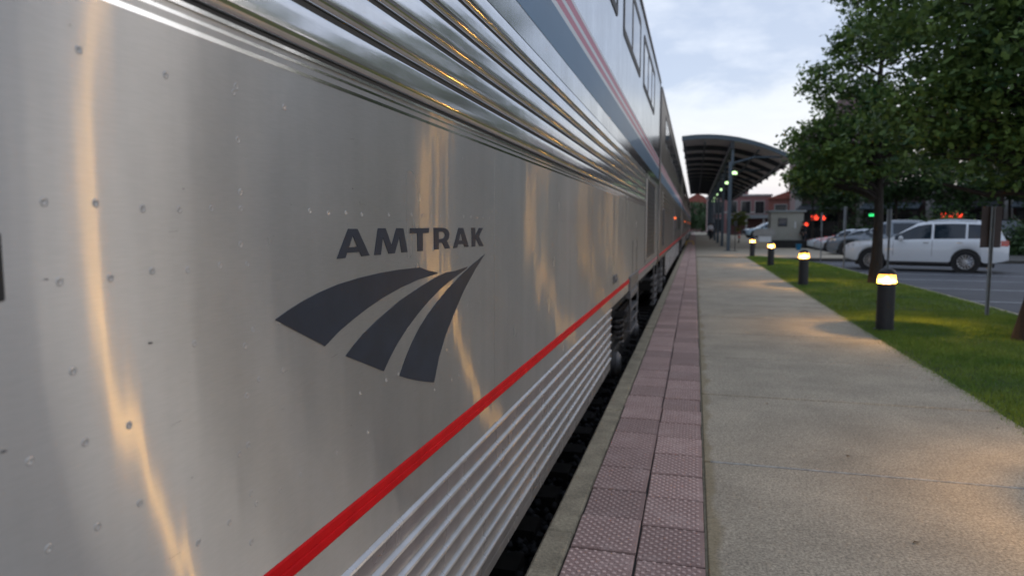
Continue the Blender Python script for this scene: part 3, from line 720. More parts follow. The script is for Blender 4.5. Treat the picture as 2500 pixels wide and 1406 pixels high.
t2 = tree('dark oak at the photo right edge, its low crown hanging over the lawn', (4.14, 9.95, .0),
     [(3.3,10.3,4.15,1.0,1.5,.55,.15), (3.9,10.0,3.3,.9,1.5,.55,.16), (4.9,10.2,4.6,1.5,1.9,1.2,.26), (3.1,10.6,2.95,.7,1.1,.50,.12), (4.2,10.3,2.45,1.1,1.3,.42,.14), (5.4,10.2,3.0,1.3,1.4,.8,.15), (2.5,10.5,4.75,.5,.6,.35,.03)],
     640, 46, .145, .105, .16, (.1, 0), limbs=130)
MB().tube([(.05,.0,1.75),(-.2,.15,1.92),(-.5,.3,1.90),(-.95,.45,2.05)], [.055,.045,.035,.02], 8).build('branch', M['bark'], t2, smooth=80)

# ------------------------------------------------------------------ bollards
M['boll'] = pm('charcoal_powder_coat', (.028, .029, .032), .5, .2, .12, 20)
def lens_mat():
    m, t, b = base_mat('amber_lit_lens'); l = t.links.new
    b.inputs['Base Color'].default_value = (.9,.6,.25,1); b.inputs['Roughness'].default_value = .15
    b.inputs['Emission Color'].default_value = (1.0,.52,.13,1); b.inputs['Emission Strength'].default_value = 1.1
    tr = N(t, 'ShaderNodeBsdfTransparent'); tr.inputs[0].default_value = (1,.80,.52,1); ms = N(t, 'ShaderNodeMixShader'); ms.inputs[0].default_value = .62
    l(b.outputs[0], ms.inputs[1]); l(tr.outputs[0], ms.inputs[2]); l(ms.outputs[0], t.nodes['Material Output'].inputs[0])
    return m
M['lens'] = lens_mat()
M['lampglow'] = emit('bollard_lamp', (1.0, .74, .36), 34.0)
def bollard(loc, label):
    t = thing('bollard_light', label, 'bollard', loc, group='lit bollards along the path')
    MB().lathe([(.145,0),(.145,.012),(.118,.014),(.116,.655),(.126,.658),(.128,.668)], 32).build('post', M['boll'], t, smooth=30)
    MB().lathe([(.122,.669),(.124,.675),(.118,.74),(.110,.79),(.104,.803)], 32).build('lens', M['lens'], t, smooth=60)
    MB().lathe([(.0,.672),(.052,.672),(.048,.685),(.020,.738),(.0,.742)], 20).build('reflector_cone', M['lampglow'], t)
    MB().lathe([(.108,.7935),(.112,.797),(.112,.812),(.100,.845),(.070,.870),(.030,.882),(0,.885)], 32).build('cap', M['boll'], t, smooth=40)
    return t
B = [((2.62,4.05,.0),'lit bollard nearest to the viewer, just past the photo right edge'), ((2.66,10.75,.01),'large lit bollard in front of the leaning oak, nearest in view'),
     ((2.66,18.43,.01),'second lit bollard in view, standing before the silver parked cars'), ((2.74,26.9,.01),'third lit bollard in view, in front of the beige booth'), ((2.74,35.4,.0),'farthest lit bollard, smallest of the row, beside the grey cabinet')]
b0 = bollard(*B[0])
for p, lb in B[1:]:
    c = copy_tree(b0); c.location = p; c['label'] = lb
# the lamp inside each head, shining out and down
for p, lb in B:
    ld = bpy.data.lights.new('bollard_bulb', 'POINT'); ld.energy = 11.0; ld.color = (1, .66, .17); ld.shadow_soft_size = .03
    lo = bpy.data.objects.new('bollard_bulb', ld); COL.objects.link(lo); lo.location = (p[0], p[1], p[2]+.755)
    ld = bpy.data.lights.new('bollard_reflector', 'SPOT'); ld.energy = 88.0; ld.color = (1, .68, .30); ld.shadow_soft_size = .02; ld.spot_size = R(166); ld.spot_blend = .55
    lo = bpy.data.objects.new('bollard_reflector', ld); COL.objects.link(lo); lo.location = (p[0], p[1], p[2]+.765)

# ------------------------------------------------------------------ sign posts
M['galv'] = pm('galvanised_post', (.22, .235, .245), .5, .5, .15, 12)
M['signback'] = pm('brownish_sign_back', (.075, .055, .050), .6, .2, .15, 8)
M['signgrey'] = pm('grey_sign_back', (.30, .32, .34), .5, .4, .12, 8)
def signpost(loc, h, sw, sh, label, rz, mat, ptop=0.):
    t = thing('sign_post', label, 'sign', loc, rz)
    MB().extr([(-.03,-.012),(-.022,-.012),(-.018,.012),(.018,.012),(.022,-.012),(.03,-.012),(.03,-.006),(.024,-.006),(.02,.018),(-.02,.018),(-.024,-.006),(-.03,-.006)], 0, h)
    m = MB(); pr = [(-.032,-.014),(-.022,-.014),(-.016,.012),(.016,.012),(.022,-.014),(.032,-.014),(.032,-.008),(.026,-.008),(.02,.018),(-.02,.018),(-.026,-.008),(-.032,-.008)]
    for z in (-.3, h + ptop): m.v += [(a, b_, z) for a, b_ in pr]
    k = len(pr)
    for i in range(k): j = (i+1) % k; m.f.append((i, j, k+j, k+i))
    m.f.append(tuple(range(k, 2*k)))
    m.build('post', M['galv'], t)
    p = MB().box(-sw/2, sw/2, .020, .0235, h-sh, h).build('sign_panel', mat, t, bevel=.001)
    for z in (h-.06, h-sh+.06): MB().lathe([(.011,0),(.011,-.008),(.0,-.010)], 8, (0,.018,z), 'y').build('bolt', M['galv'], t)
    return t
signpost((4.634,12.695,.0), 1.80, .31, .66, 'green-grey sign post with brown panel back, standing before the white SUV tail', R(8), M['signback'])
signpost((5.02,20.3,.0), 1.92, .16, .72, 'post with narrow grey panel right behind the leaning oak trunk', R(30), M['signgrey'])
signpost((5.3,27.3,-.15), 2.32, .22, .85, 'tall pale grey sign post left of the oak, before the dark SUV', R(55), M['signgrey'])
signpost((5.45,33.0,-.15), 2.2, .14, .8, 'slim pale grey sign post before the dark SUV hood, farther of two', R(60), M['signgrey'])

# ------------------------------------------------------------------ vehicles
M['tyre'] = pm('tyre_rubber', (.014,.014,.015), .8, 0, .2, 20)
M['rim'] = pm('alloy_rim', (.55,.56,.58), .3, .9, .08, 20)
M['lampw'] = pm('clear_headlamp', (.62,.66,.70), .12, .3, .05, 20, coat=.8)
M['lampr'] = pm('red_tail_lamp', (.38,.012,.012), .15, 0, .05, 20, coat=.8)
M['trim'] = pm('black_trim', (.018,.018,.02), .45, 0, .1, 20)
M['chrome'] = pm('chrome_trim', (.65,.66,.68), .15, 1, .05, 20)
PAINT = {}
def paint(nm, c, metal=.0): 
    if nm not in PAINT: PAINT[nm] = pm('car_paint_'+nm, c, .32, metal, .02, 3, coat=1.)
    return PAINT[nm]
def interp(x, pts):
    for (a, b_), (c, d) in zip(pts[:-1], pts[1:]):
        if x <= c: u = (x-a)/(c-a) if c > a else 0; u = max(0, min(1, u)); return b_ + (d-b_)*u
    return pts[-1][1]
STY = {
 'suv': dict(L=5.34, W=1.0, wb=3.08, fo=.98, wr=.395, belt=[(0,.92),(.25,1.04),(1.3,1.14),(1.9,1.17),(4.6,1.22),(5.1,1.20),(5.34,.98)],
   top=[(0,.95),(.12,1.03),(.35,1.11),(1.3,1.20),(1.62,1.27),(2.05,1.55),(2.45,1.80),(2.8,1.88),(3.6,1.91),(4.4,1.87),(4.85,1.78),(5.05,1.62),(5.2,1.28),(5.34,1.02)],
   sill=.34, side=[(1.75,2.95),(3.03,4.02),(4.09,4.98)], ws=(1.62,2.5), rear=(4.95,5.2)),
 'sedan': dict(L=4.75, W=.92, wb=2.75, fo=.92, wr=.33, belt=[(0,.62),(.3,.74),(1.2,.86),(1.7,.90),(3.8,.96),(4.4,.96),(4.75,.72)],
   top=[(0,.65),(.15,.73),(.5,.82),(1.2,.92),(1.5,.97),(1.95,1.22),(2.3,1.40),(2.7,1.45),(3.2,1.43),(3.6,1.32),(4.0,1.08),(4.4,1.02),(4.7,.92),(4.75,.75)],
   sill=.24, side=[(1.62,2.62),(2.70,3.75)], ws=(1.5,2.32), rear=(3.45,4.05)),
 'crossover': dict(L=4.6, W=.93, wb=2.68, fo=.90, wr=.36, belt=[(0,.76),(.25,.88),(1.1,1.0),(1.7,1.03),(4.0,1.10),(4.4,1.08),(4.6,.84)],
   top=[(0,.79),(.12,.87),(.35,.95),(1.1,1.05),(1.42,1.10),(1.85,1.36),(2.2,1.58),(2.6,1.66),(3.3,1.66),(3.9,1.60),(4.2,1.45),(4.45,1.12),(4.6,.86)],
   sill=.29, side=[(1.55,2.55),(2.63,3.5),(3.56,4.12)], ws=(1.42,2.25), rear=(4.15,4.42))}
_wheel_cache = {}
def make_car(style, paintmat, loc, heading, label, scale=1.0, group='cars parked in the lot', name='parked_car', cat='car'):
    """heading: direction of the nose in the ground plane; loc: ground point under the middle of the wheelbase"""
    s = STY[style]; t = thing(name, label, cat, loc, math.atan2(heading[1], heading[0]), group)
    t.scale = (scale,)*3
    fx, rx = s['fo'], s['fo']+s['wb']; mid = (fx+rx)/2
    wr = s['wr']; W = s['W']
    def zb(x):
        z = s['sill'] - .03*0 + (.10*(max(0, .45-x)/.45)**1.5) + (.12*(max(0, x-(s['L']-.5))/.5)**1.3)
        for c in (fx, rx):
            r = wr+.075; d = abs(x-c)
            if d < r: z = max(z, wr + math.sqrt(r*r-d*d)*.98)
        return z
    def halfw(x):
        e = 0
        if x < .7: e = .24*((.7-x)/.7)**2.2
        if x > s['L']-.6: e = .13*((x-s['L']+.6)/.6)**2
        return W*(1-e)
    xs = set(np.linspace(0, s['L'], 60).tolist())
    for c in (fx, rx):
        for k in range(-10, 11): xs.add(c + (wr+.075)*math.sin(k*math.pi/20)*.9999)
    xs = sorted(xs)
    def section(x):
        b_, tp, z0, w = interp(x, s['belt']), interp(x, s['top']), zb(x), halfw(x)
        b_ = min(b_, tp-.012); b_ = max(b_, z0+.06)
        cab = max(0, min(1, (tp-b_-.08)/.45)); wt = w*(1-.045) - cab*w*.20
        mz = z0 + (b_-z0)*.55
        p = [(0, z0), (w*.90, z0), (w*.975, z0+.035), (w*1.0, z0+(mz-z0)*.55), (w*1.0, mz), (w*.985, b_-.04), (w*.955, b_)]
        p += [(wt + (w*.955-wt)*.5 , b_ + (tp-b_)*.45), (wt, tp-(tp-b_)*.14), (wt*.90, tp-.022*(1-.0)), (wt*.55, tp), (0, tp+.012)]
        return p
    m = MB(); K = 12
    for x in xs:
        sec = section(x)
        for y, z in sec: m.v.append((mid-x, y, z))
        for y, z in sec[1:-1][::-1]: m.v.append((mid-x, -y, z))
    n = 2*K-2
    for i in range(len(xs)-1):
        for k in range(n):
            j = (k+1) % n; m.f.append((i*n+k, i*n+j, (i+1)*n+j, (i+1)*n+k))
    m.f.append(tuple(range(n))); m.f.append(tuple((len(xs)-1)*n+k for k in range(n)))
    m.build('body', paintmat, t, smooth=38)
    # side glass follows the greenhouse, 4 mm proud
    def gh(x, u, off=.005):
        sec = section(x); (ya, za), (yb, zb_), (yc, zc) = sec[6], sec[7], sec[8]
        if u < .5: q = u*2; y, z = ya+(yb-ya)*q, za+(zb_-za)*q
        else: q = u*2-1; y, z = yb+(yc-yb)*q, zb_+(zc-zb_)*q
        return y+off, z
    for a, b_ in s['side']:
        for sg in (1, -1):
            g = MB(); nx_ = 8
            for i in range(nx_+1):
                x = a + (b_-a)*i/nx_
                for u in (.06, .5, .97):
                    y, z = gh(x, u); g.v.append((mid-x, sg*y, z))
            for i in range(nx_):
                for k in range(2): q = i*3+k; g.f.append((q, q+1, q+4, q+3))
            g.build('window', M['glass'], t, smooth=60)
    for nm, (a, b_) in (('windshield', s['ws']), ('rear_window', s['rear'])):
        g = MB(); nx_ = 6
        for i in range(nx_+1):
            x = a + (b_-a)*(.06+.88*i/nx_); sec = section(x)
            for fr in (-1, -.55, 0, .55, 1):
                y = sec[9][0]*.97*fr; z = sec[11][1] if fr == 0 else (sec[10][1]*1.0 if abs(fr) < 1 else sec[9][1]); g.v.append((mid-x, y, z+.006))
        for i in range(nx_):
            for k in range(4): q = i*5+k; g.f.append((q, q+1, q+6, q+5))
        g.build(nm, M['glass'], t, smooth=60)
    # wheels
    for cx in (fx, rx):
        for sg in (1, -1):
            key = (style, sg)
            if key not in _wheel_cache:
                d = .12
                ty = MB().lathe([(wr*.66,-d),(wr*.93,-d),(wr,-d*.7),(wr,d*.7),(wr*.93,d),(wr*.68,d*.98),(wr*.66,d*.7)], 32, (0,0,0), 'y').mesh('tyre', M['tyre'], smooth=40)
                rm = MB().lathe([(wr*.665,d*.55),(wr*.66,d*.95),(wr*.62,d*.93),(wr*.60,d*.35),(wr*.2,d*.25),(0,d*.25)], 32, (0,0,0), 'y')
                for k in range(7):
                    a = 2*math.pi*k/7; c_, s_ = math.cos(a), math.sin(a)
                    for e in (-1, 1):
                        p0 = (.06*c_ - .018*e*s_, .06*s_ + .018*e*c_); p1 = (wr*.62*c_ - .055*e*s_, wr*.62*s_ + .055*e*c_)
                        rm.tube([(p0[0], d*.80, p0[1]), (p1[0], d*.88, p1[1])], .018, 5)
                rm.lathe([(.07,d*.6),(.07,d*.86),(.05,d*.92),(0,d*.93)], 16, (0,0,0), 'y')
                rm = rm.mesh('rim', M['rim'], smooth=35)
                well = MB().lathe([(wr+.07,-.16),(wr+.07,.0)], 24, (0,0,0), 'y').mesh('wheel_well', M['black'])
                _wheel_cache[key] = (ty, rm, well)
            ty, rm, well = _wheel_cache[key]
            w = link('wheel', ty, t, loc=(mid-cx, sg*(W-.135), wr))
            if sg < 0: w.rotation_euler.z = math.pi
            link('rim', rm, w)
            q = link('wheel_well', well, t, loc=(mid-cx, sg*(W-.03), wr)); q.rotation_euler.z = 0 if sg > 0 else math.pi
    # lamps, grille, bumper, mirrors, handles, sills
    h0 = interp(.2, s['belt'])
    for sg in (1, -1):
        g = MB()
        for x, dz in ((.10,0),(.32,.03),(.58,.06)):
            w = halfw(x); g.v += [(mid-x, sg*(w*.985+.004), h0-.17+dz), (mid-x, sg*(w*.985+.006), h0-.04+dz)]
        w0 = halfw(.02); g.v += [(mid-.0+.004, sg*w0*.62, h0-.17), (mid+.004, sg*w0*.62, h0-.05)]
        g.f = [(0,1,3,2),(2,3,5,4),(6,7,1,0)]; g.build('headlight', M['lampw'], t)
        L_ = s['L']; g = MB(); zz = interp(L_-.3, s['belt'])
        for x in (L_-.42, L_-.2, L_-.02): w = halfw(x); g.v += [(mid-x, sg*(w*.99+.006), zz-.22), (mid-x, sg*(w*.98+.006), zz-.02)]
        w0 = halfw(L_); g.v += [(mid-L_-.006, sg*w0*.72, zz-.22), (mid-L_-.006, sg*w0*.72, zz-.06)]
        g.f = [(0,1,3,2),(2,3,5,4),(4,5,7,6)]; g.build('tail_light', M['lampr'], t)
        mx_ = s['side'][0][0]+.22; sec = section(mx_)
        MB().lathe([(.0,-.10),(.06,-.09),(.085,-.03),(.085,.03),(.07,.08),(.0,.095)], 12, (mid-mx_, sg*(sec[6][0]+.14), sec[6][1]+.08), 'y').build('mirror', paintmat, t, smooth=60)
        MB().box(mid-mx_-.03, mid-mx_+.03, min(sg*(sec[6][0]-.02), sg*(sec[6][0]+.1)), max(sg*(sec[6][0]-.02), sg*(sec[6][0]+.1)), sec[6][1]-.0, sec[6][1]+.04).build('mirror_arm', M['trim'], t)
        for a, b_ in s['side'][:2]:
            x = b_-.16; sec = section(x); yy = sec[5][0]+.006
            MB().box(mid-x-.09, mid-x+.09, min(sg*(yy-.01), sg*(yy+.018)), max(sg*(yy-.01), sg*(yy+.018)), sec[5][1]-.07, sec[5][1]-.045).build('door_handle', M['chrome'], t, bevel=.005)
            for xx in (a-.04,):
                g = MB(); 
                for q in range(3, 7):
                    p = section(xx)[q]; g.v += [(mid-xx-.006, sg*(p[0]+.002), p[1]), (mid-xx+.006, sg*(p[0]+.002), p[1])]
                g.f = [(0,1,3,2),(2,3,5,4),(4,5,7,6)]; g.build('door_gap', M['trim'], t)
        MB().box(mid-rx+wr+.1, mid-fx-wr-.1, min(sg*(W*.9), sg*(W*.995)), max(sg*(W*.9), sg*(W*.995)), s['sill']-.07, s['sill']+.02).build('running_board', M['trim'], t, bevel=.02)
    w0 = halfw(0)
    gr = MB().box(mid-.02, mid+.022, -w0*.58, w0*.58, h0-.36, h0-.05).build('grille', M['trim'], t, bevel=.015)
    for k in range(4): MB().box(mid+.02, mid+.03, -w0*.54, w0*.54, h0-.33+k*.075, h0-.315+k*.075).build('grille_bar', M['chrome'], gr)
    MB().box(mid-.02, mid+.03, -w0*.8, w0*.8, s['sill']+.11, s['sill']+.22).build('bumper_intake', M['trim'], t, bevel=.02)
    MB().box(mid+.026, mid+.034, -.15, .15, s['sill']+.13, s['sill']+.24).build('number_plate', M['white'], t)
    if style in ('suv', 'crossover'):
        for sg in (1, -1):
            x0, x1 = s['ws'][1]+.3, s['rear'][0]-.2
            pts = []
            for q in range(7):
                x = x0 + (x1-x0)*q/6; sec = section(x); pts.append((mid-x, sg*sec[9][0]*.96, sec[9][1]+(.02 if q in (0,6) else .055)))
            MB().tube(pts, .018, 6).build('roof_rail', M['chrome'], t, smooth=60)
    MB().box(mid-s['L']+.4, mid-.4, -W*.8, W*.8, .2, s['sill']+.06).build('undertray', M['black'], t)
    return t
hd = Vector((-.945, .327, 0))
make_car('suv', paint('pearl_white', (.66,.69,.72)), Vector((9.45,27.85,-.15)) + hd*1.50, hd, 'large white SUV seen side-on behind the oak trunk, nose to the lawn', .95, name='parked_suv', cat='car')
make_car('crossover', paint('slate', (.14,.17,.20), .3), Vector((9.2,38.6,-.15)), Vector((-.985,.17,0)), 'dark grey-blue SUV with black front and bright wheel, left of the white SUV', 1.12, name='parked_suv')
make_car('sedan', paint('silver', (.46,.50,.53), .5), Vector((9.3,44.6,-.15)), Vector((-.985,.17,0)), 'silver sedan with pale hood right of the person by the booth')
make_car('sedan', paint('ice', (.60,.66,.70), .2), Vector((9.4,48.4,-.15)), Vector((-.985,.17,0)), 'pale silver sedan half hidden behind the person at the booth', .97)
make_car('crossover', paint('grey', (.32,.36,.40), .4), Vector((13.2,45.6,-.15)), Vector((-.985,.17,0)), 'grey crossover whose roof shows above the silver hoods', 1.02)
make_car('crossover', paint('black', (.02,.022,.026), .2), Vector((17.6,46.6,-.15)), Vector((-.3,-.95,0)), 'black SUV parked across the lot behind the oak trunk', 1.2, name='parked_suv')
make_car('crossover', paint('sky', (.36,.50,.60), .3), Vector((8.0,86,-.0)), Vector((-.97,-.22,0)), 'pale blue crossover far off, left of the booth behind the grey cabinet', 1.1)
make_car('sedan', paint('red', (.42,.02,.02), .0), Vector((9.6,97,-.0)), Vector((-.97,-.2,0)), 'bright red car behind the pale blue crossover far off')

# ------------------------------------------------------------------ canopy over the platform
M['can'] = pm('slate_blue_steel', (.055,.080,.100), .5, .1, .12, 3)
M['deck'] = pm('canopy_deck', (.46,.40,.38), .8, 0, .15, 1.5)
M['candark'] = pm('dark_canopy_steel', (.022,.026,.030), .6, .1, .15, 3)
can = thing('platform_canopy', 'dark blue-grey canopy with arched roof over the far platform', 'canopy', (0,41.5,0))
CL = 72.
def roof_z(x):   # arched cross-section, high over the track side
    return 6.63 - .054*(x-.25)**2
XS = [-.86 + 6.2*k/14 for k in range(15)]
pr = [(x, roof_z(x)+.05) for x in XS] + [(x, roof_z(x)) for x in XS[::-1]]
MB().extr(pr, .15, CL).build('roof_deck', M['deck'], can, smooth=30)
pr = [(x, roof_z(x)+.085) for x in XS] + [(x, roof_z(x)-.17) for x in XS[::-1]]
for a, b_ in ((-.02,.12), (CL, CL+.12)): MB().extr(pr, a, b_).build('fascia', M['can'], can, smooth=30)
for k in range(1, 15):   # arched ribs under the deck
    pr = [(x, roof_z(x)-.004) for x in XS] + [(x, roof_z(x)-.30) for x in XS[::-1]]
    MB().extr(pr, k*4.95-.09, k*4.95+.09).build('rib', M['candark'], can)
for x in (-.72, .45, 3.4, 4.9): MB().box(x-.05, x+.05, .15, CL, roof_z(x)-.40, roof_z(x)-.31).build('purlin', M['candark'], can)
x = 1.95; MB().box(x-.10, x+.10, .0, CL, roof_z(x)-.62, roof_z(x)-.25).build('main_beam', M['candark'], can)
# scalloped drip edge
ed = MB()
for k in range(240):
    y = .15 + k*.3; ed.box(5.335, 5.36 + .03*(k % 2), y, y+.29, roof_z(5.34)-.03-.03*(k%2), roof_z(5.34)+.045)
o = ed.build('deck_edge', M['can'], can); o['kind'] = 'stuff'
PY = [.3, 10.0, 19.6, 29.2, 38.8, 48.4, 58., 67.]
for k, y in enumerate(PY):
    p = MB().box(1.80, 2.0, y-.09, y+.09, 0, 5.15).box(1.66,2.10,y-.22,y+.22,0,.03).build('post', M['can'], can, bevel=.012)
    MB().box(1.93, 2.07, y-.07, y+.07, 4.95, roof_z(2.0)-.18).build('king_post', M['can'], can)
    MB().tube([(1.95, y, 4.55), (2.0, y, 5.05), (3.2, y, 5.38), (4.7, y, roof_z(4.7)-.22)], .06, 6).build('bracket', M['can'], can)
    MB().tube([(1.88, y, 4.7), (1.98, y, 5.1), (2.0, y, 5.3)], .055, 6).build('bracket', M['can'], can)
M['lampgreen'] = emit('green_white_lamp', (.62, 1.0, .45), 1.5)
LBL = ['nearest green-white dome lamp under the canopy, on the front post', 'second green-white canopy lamp behind the front post', 'third canopy lamp, small and dim behind two others', 'fourth canopy lamp, tiny above the walking man', 'fifth canopy lamp deep under the roof', 'last canopy lamp deepest under the roof']
lamp0 = None
for k in range(6):
    y = 41.5 + PY[k] + .5
    if lamp0 is None:
        lamp0 = thing('canopy_lamp', LBL[0], 'lamp', (2.14, y, 4.50), group='dome lamps under the canopy')
        MB().lathe([(.16,-.06),(.17,.0),(.15,.07),(.09,.12),(.0,.14)], 20).build('lens', M['lampgreen'], lamp0, smooth=50)
        MB().lathe([(.175,-.075),(.18,-.06),(.16,-.058)], 20).build('rim', M['candark'], lamp0)
        MB().tube([(0,0,.13),(0,0,.62)], .02, 6).build('stem', M['candark'], lamp0)
    else:
        c = copy_tree(lamp0); c.location = (2.14, y, 4.50); c['label'] = LBL[k]

# ------------------------------------------------------------------ booth, cabinet, small things on the plaza
M['beige'] = pm('beige_siding', (.33,.325,.28), .7, 0, .08, 3)
bo = thing('booth', 'beige booth with flat roof and one dark window', 'booth', (5.9, 50.2, .0))
MB().box(-.95, 1.1, -.9, 1.1, .35, 2.36).build('wall', M['beige'], bo)
pm_ = MB().box(0,.012,-.012,.0,0,2.0).mesh('batten', M['beige'])
for k in range(18): link('batten', pm_, bo, loc=(-.93+k*.115, -.9, .36))
MB().box(-1.12, 1.25, -1.08, 1.25, 2.365, 2.50).build('roof', pm('booth_roof', (.20,.22,.22), .5, .2, .1, 4), bo, bevel=.02)
wf = MB().box(-.50, .08, -.935, -.89, 1.42, 1.98).build('window', M['trim'], bo, bevel=.01); MB().box(-.44,.02,-.94,-.934,1.48,1.92).build('pane', M['glass'], wf)
MB().box(.55,.62,-.925,-.905,1.3,1.75).build('notice_plate', M['white'], bo)
MB().box(-.9, 1.05, -.85, 1.05, -.02, .35).build('plinth', M['under'], bo)
pw = thing('planter_wall', 'low black planter wall in front of the beige booth', 'wall', (5.9, 48.5, 0))
MB().box(-1.25, 1.55, -.2, .2, 0, .46).build('wall', M['under'], pw, bevel=.02); MB().box(-1.28,1.58,-.23,.23,.46,.52).build('coping', M['trim'], pw, bevel=.01)
cb = thing('utility_cabinet', 'grey cabinet with rounded top left of the booth', 'cabinet', (4.35, 47.5, 0))
MB().extr([(-.62,.82),(.62,.82),(.66,1.05),(.6,1.22),(.4,1.30),(-.4,1.27),(-.6,1.16),(-.66,.98)], -.3, .3).build('hood', pm('cabinet_grey', (.30,.295,.28), .6, 0, .1, 4), cb, smooth=40)
MB().box(-.35, .45, -.26, .26, .42, .80).build('box', M['white'], cb, bevel=.02); MB().box(-.5,.5,-.28,.28,0,.42).build('plinth', M['apron'], cb, bevel=.02)
bx = thing('carton', 'small pinkish white box on the ground before the planter wall', 'box', (4.55, 44.8, 0))
MB().box(-.22,.22,-.2,.2,0,.30).build('body', pm('pink_carton', (.62,.42,.38), .7, 0, .1, 6), bx, bevel=.015); MB().box(-.225,.225,-.205,.205,.30,.33).build('lid', M['white'], bx, bevel=.01)
bk = thing('bucket', 'blue bucket on the ground before the planter wall', 'bucket', (6.1, 44.6, 0))
MB().lathe([(.0,.01),(.13,.0),(.17,.36),(.18,.37),(.165,.37),(.125,.03),(0,.03)], 20).build('body', pm('blue_plastic', (.01,.16,.32), .4, 0, .1, 6), bk, smooth=40)
MB().tube([(-.175,0,.35),(-.12,-.1,.22),(0,-.14,.16),(.12,-.1,.22),(.175,0,.35)], .006, 5).build('handle', M['galv'], bk)
cn = thing('traffic_cone', 'orange traffic cone far off beside the sapling', 'cone', (5.0, 84, 0))
MB().lathe([(.15,.03),(.03,.72),(0,.73)], 16).build('cone_body', pm('orange_plastic', (.75,.11,.04), .5, 0, .05, 6), cn, smooth=40); MB().box(-.2,.2,-.2,.2,0,.035).build('foot', M['trim'], cn); MB().lathe([(.108,.30),(.080,.46)], 16).build('reflective_band', M['white'], cn)
st = thing('step_stool', 'yellow step stool on the tactile pavers beside the train', 'stool', (-.36, 54.6, 0))
yl = pm('yellow_plastic', (.72,.44,.02), .45, 0, .06, 6)
MB().box(-.28,.28,-.2,.2,.26,.30).build('top', yl, st, bevel=.012)
for sx in (-1,1):
    for sy in (-1,1): MB().extr([(sx*.24-.03,.26),(sx*.24+.03,.26),(sx*.29+.03,0),(sx*.29-.03,0)], sy*.16-.03, sy*.16+.03).build('leg', yl, st)
sp = thing('stanchion', 'thin dark pole with round foot beside the front canopy post', 'pole', (2.28, 42.0, 0))
MB().lathe([(.16,0),(.16,.02),(.03,.035),(.022,.05),(.022,1.5),(0,1.51)], 16).build('pole', M['boll'], sp, smooth=40)
MB().box(-.10,.10,-.012,.012,1.45,1.75).build('plate', M['candark'], sp)
tree('yellow-green sapling in front of the far brick building, beside the front canopy post', (3.65, 62, 0), [(3.65,62,2.0,.62,.6,.75,1)], 40, 40, .14, .13, .05, mat='leaf_yel', limbs=10, name='sapling')

# ------------------------------------------------------------------ people
def skin_part(name, joints, edges, mat, parent, sub=2):
    """one continuous skinned body: joints {key:(pos, radius)}"""
    keys = list(joints); me = bpy.data.meshes.new(name)
    me.from_pydata([joints[k][0] for k in keys], [(keys.index(a), keys.index(b_)) for a, b_ in edges], [])
    o = link(name, me, parent); me.materials.append(mat)
    sk = o.modifiers.new('skin', 'SKIN'); sv = me.skin_vertices[0].data
    for i, k in enumerate(keys):
        r = joints[k][1]; sv[i].radius = r if isinstance(r, tuple) else (r, r); sv[i].use_root = (i == 0)
    sk.use_smooth_shade = True
    ss = o.modifiers.new('sub', 'SUBSURF'); ss.levels = ss.render_levels = sub
    return o
skin_m = pm('skin', (.32,.18,.12), .6, 0, .05, 10); hair_m = pm('dark_hair', (.02,.014,.01), .7, 0, .2, 40); shoe_m = pm('dark_shoe', (.012,.011,.011), .5, 0, .1, 20)
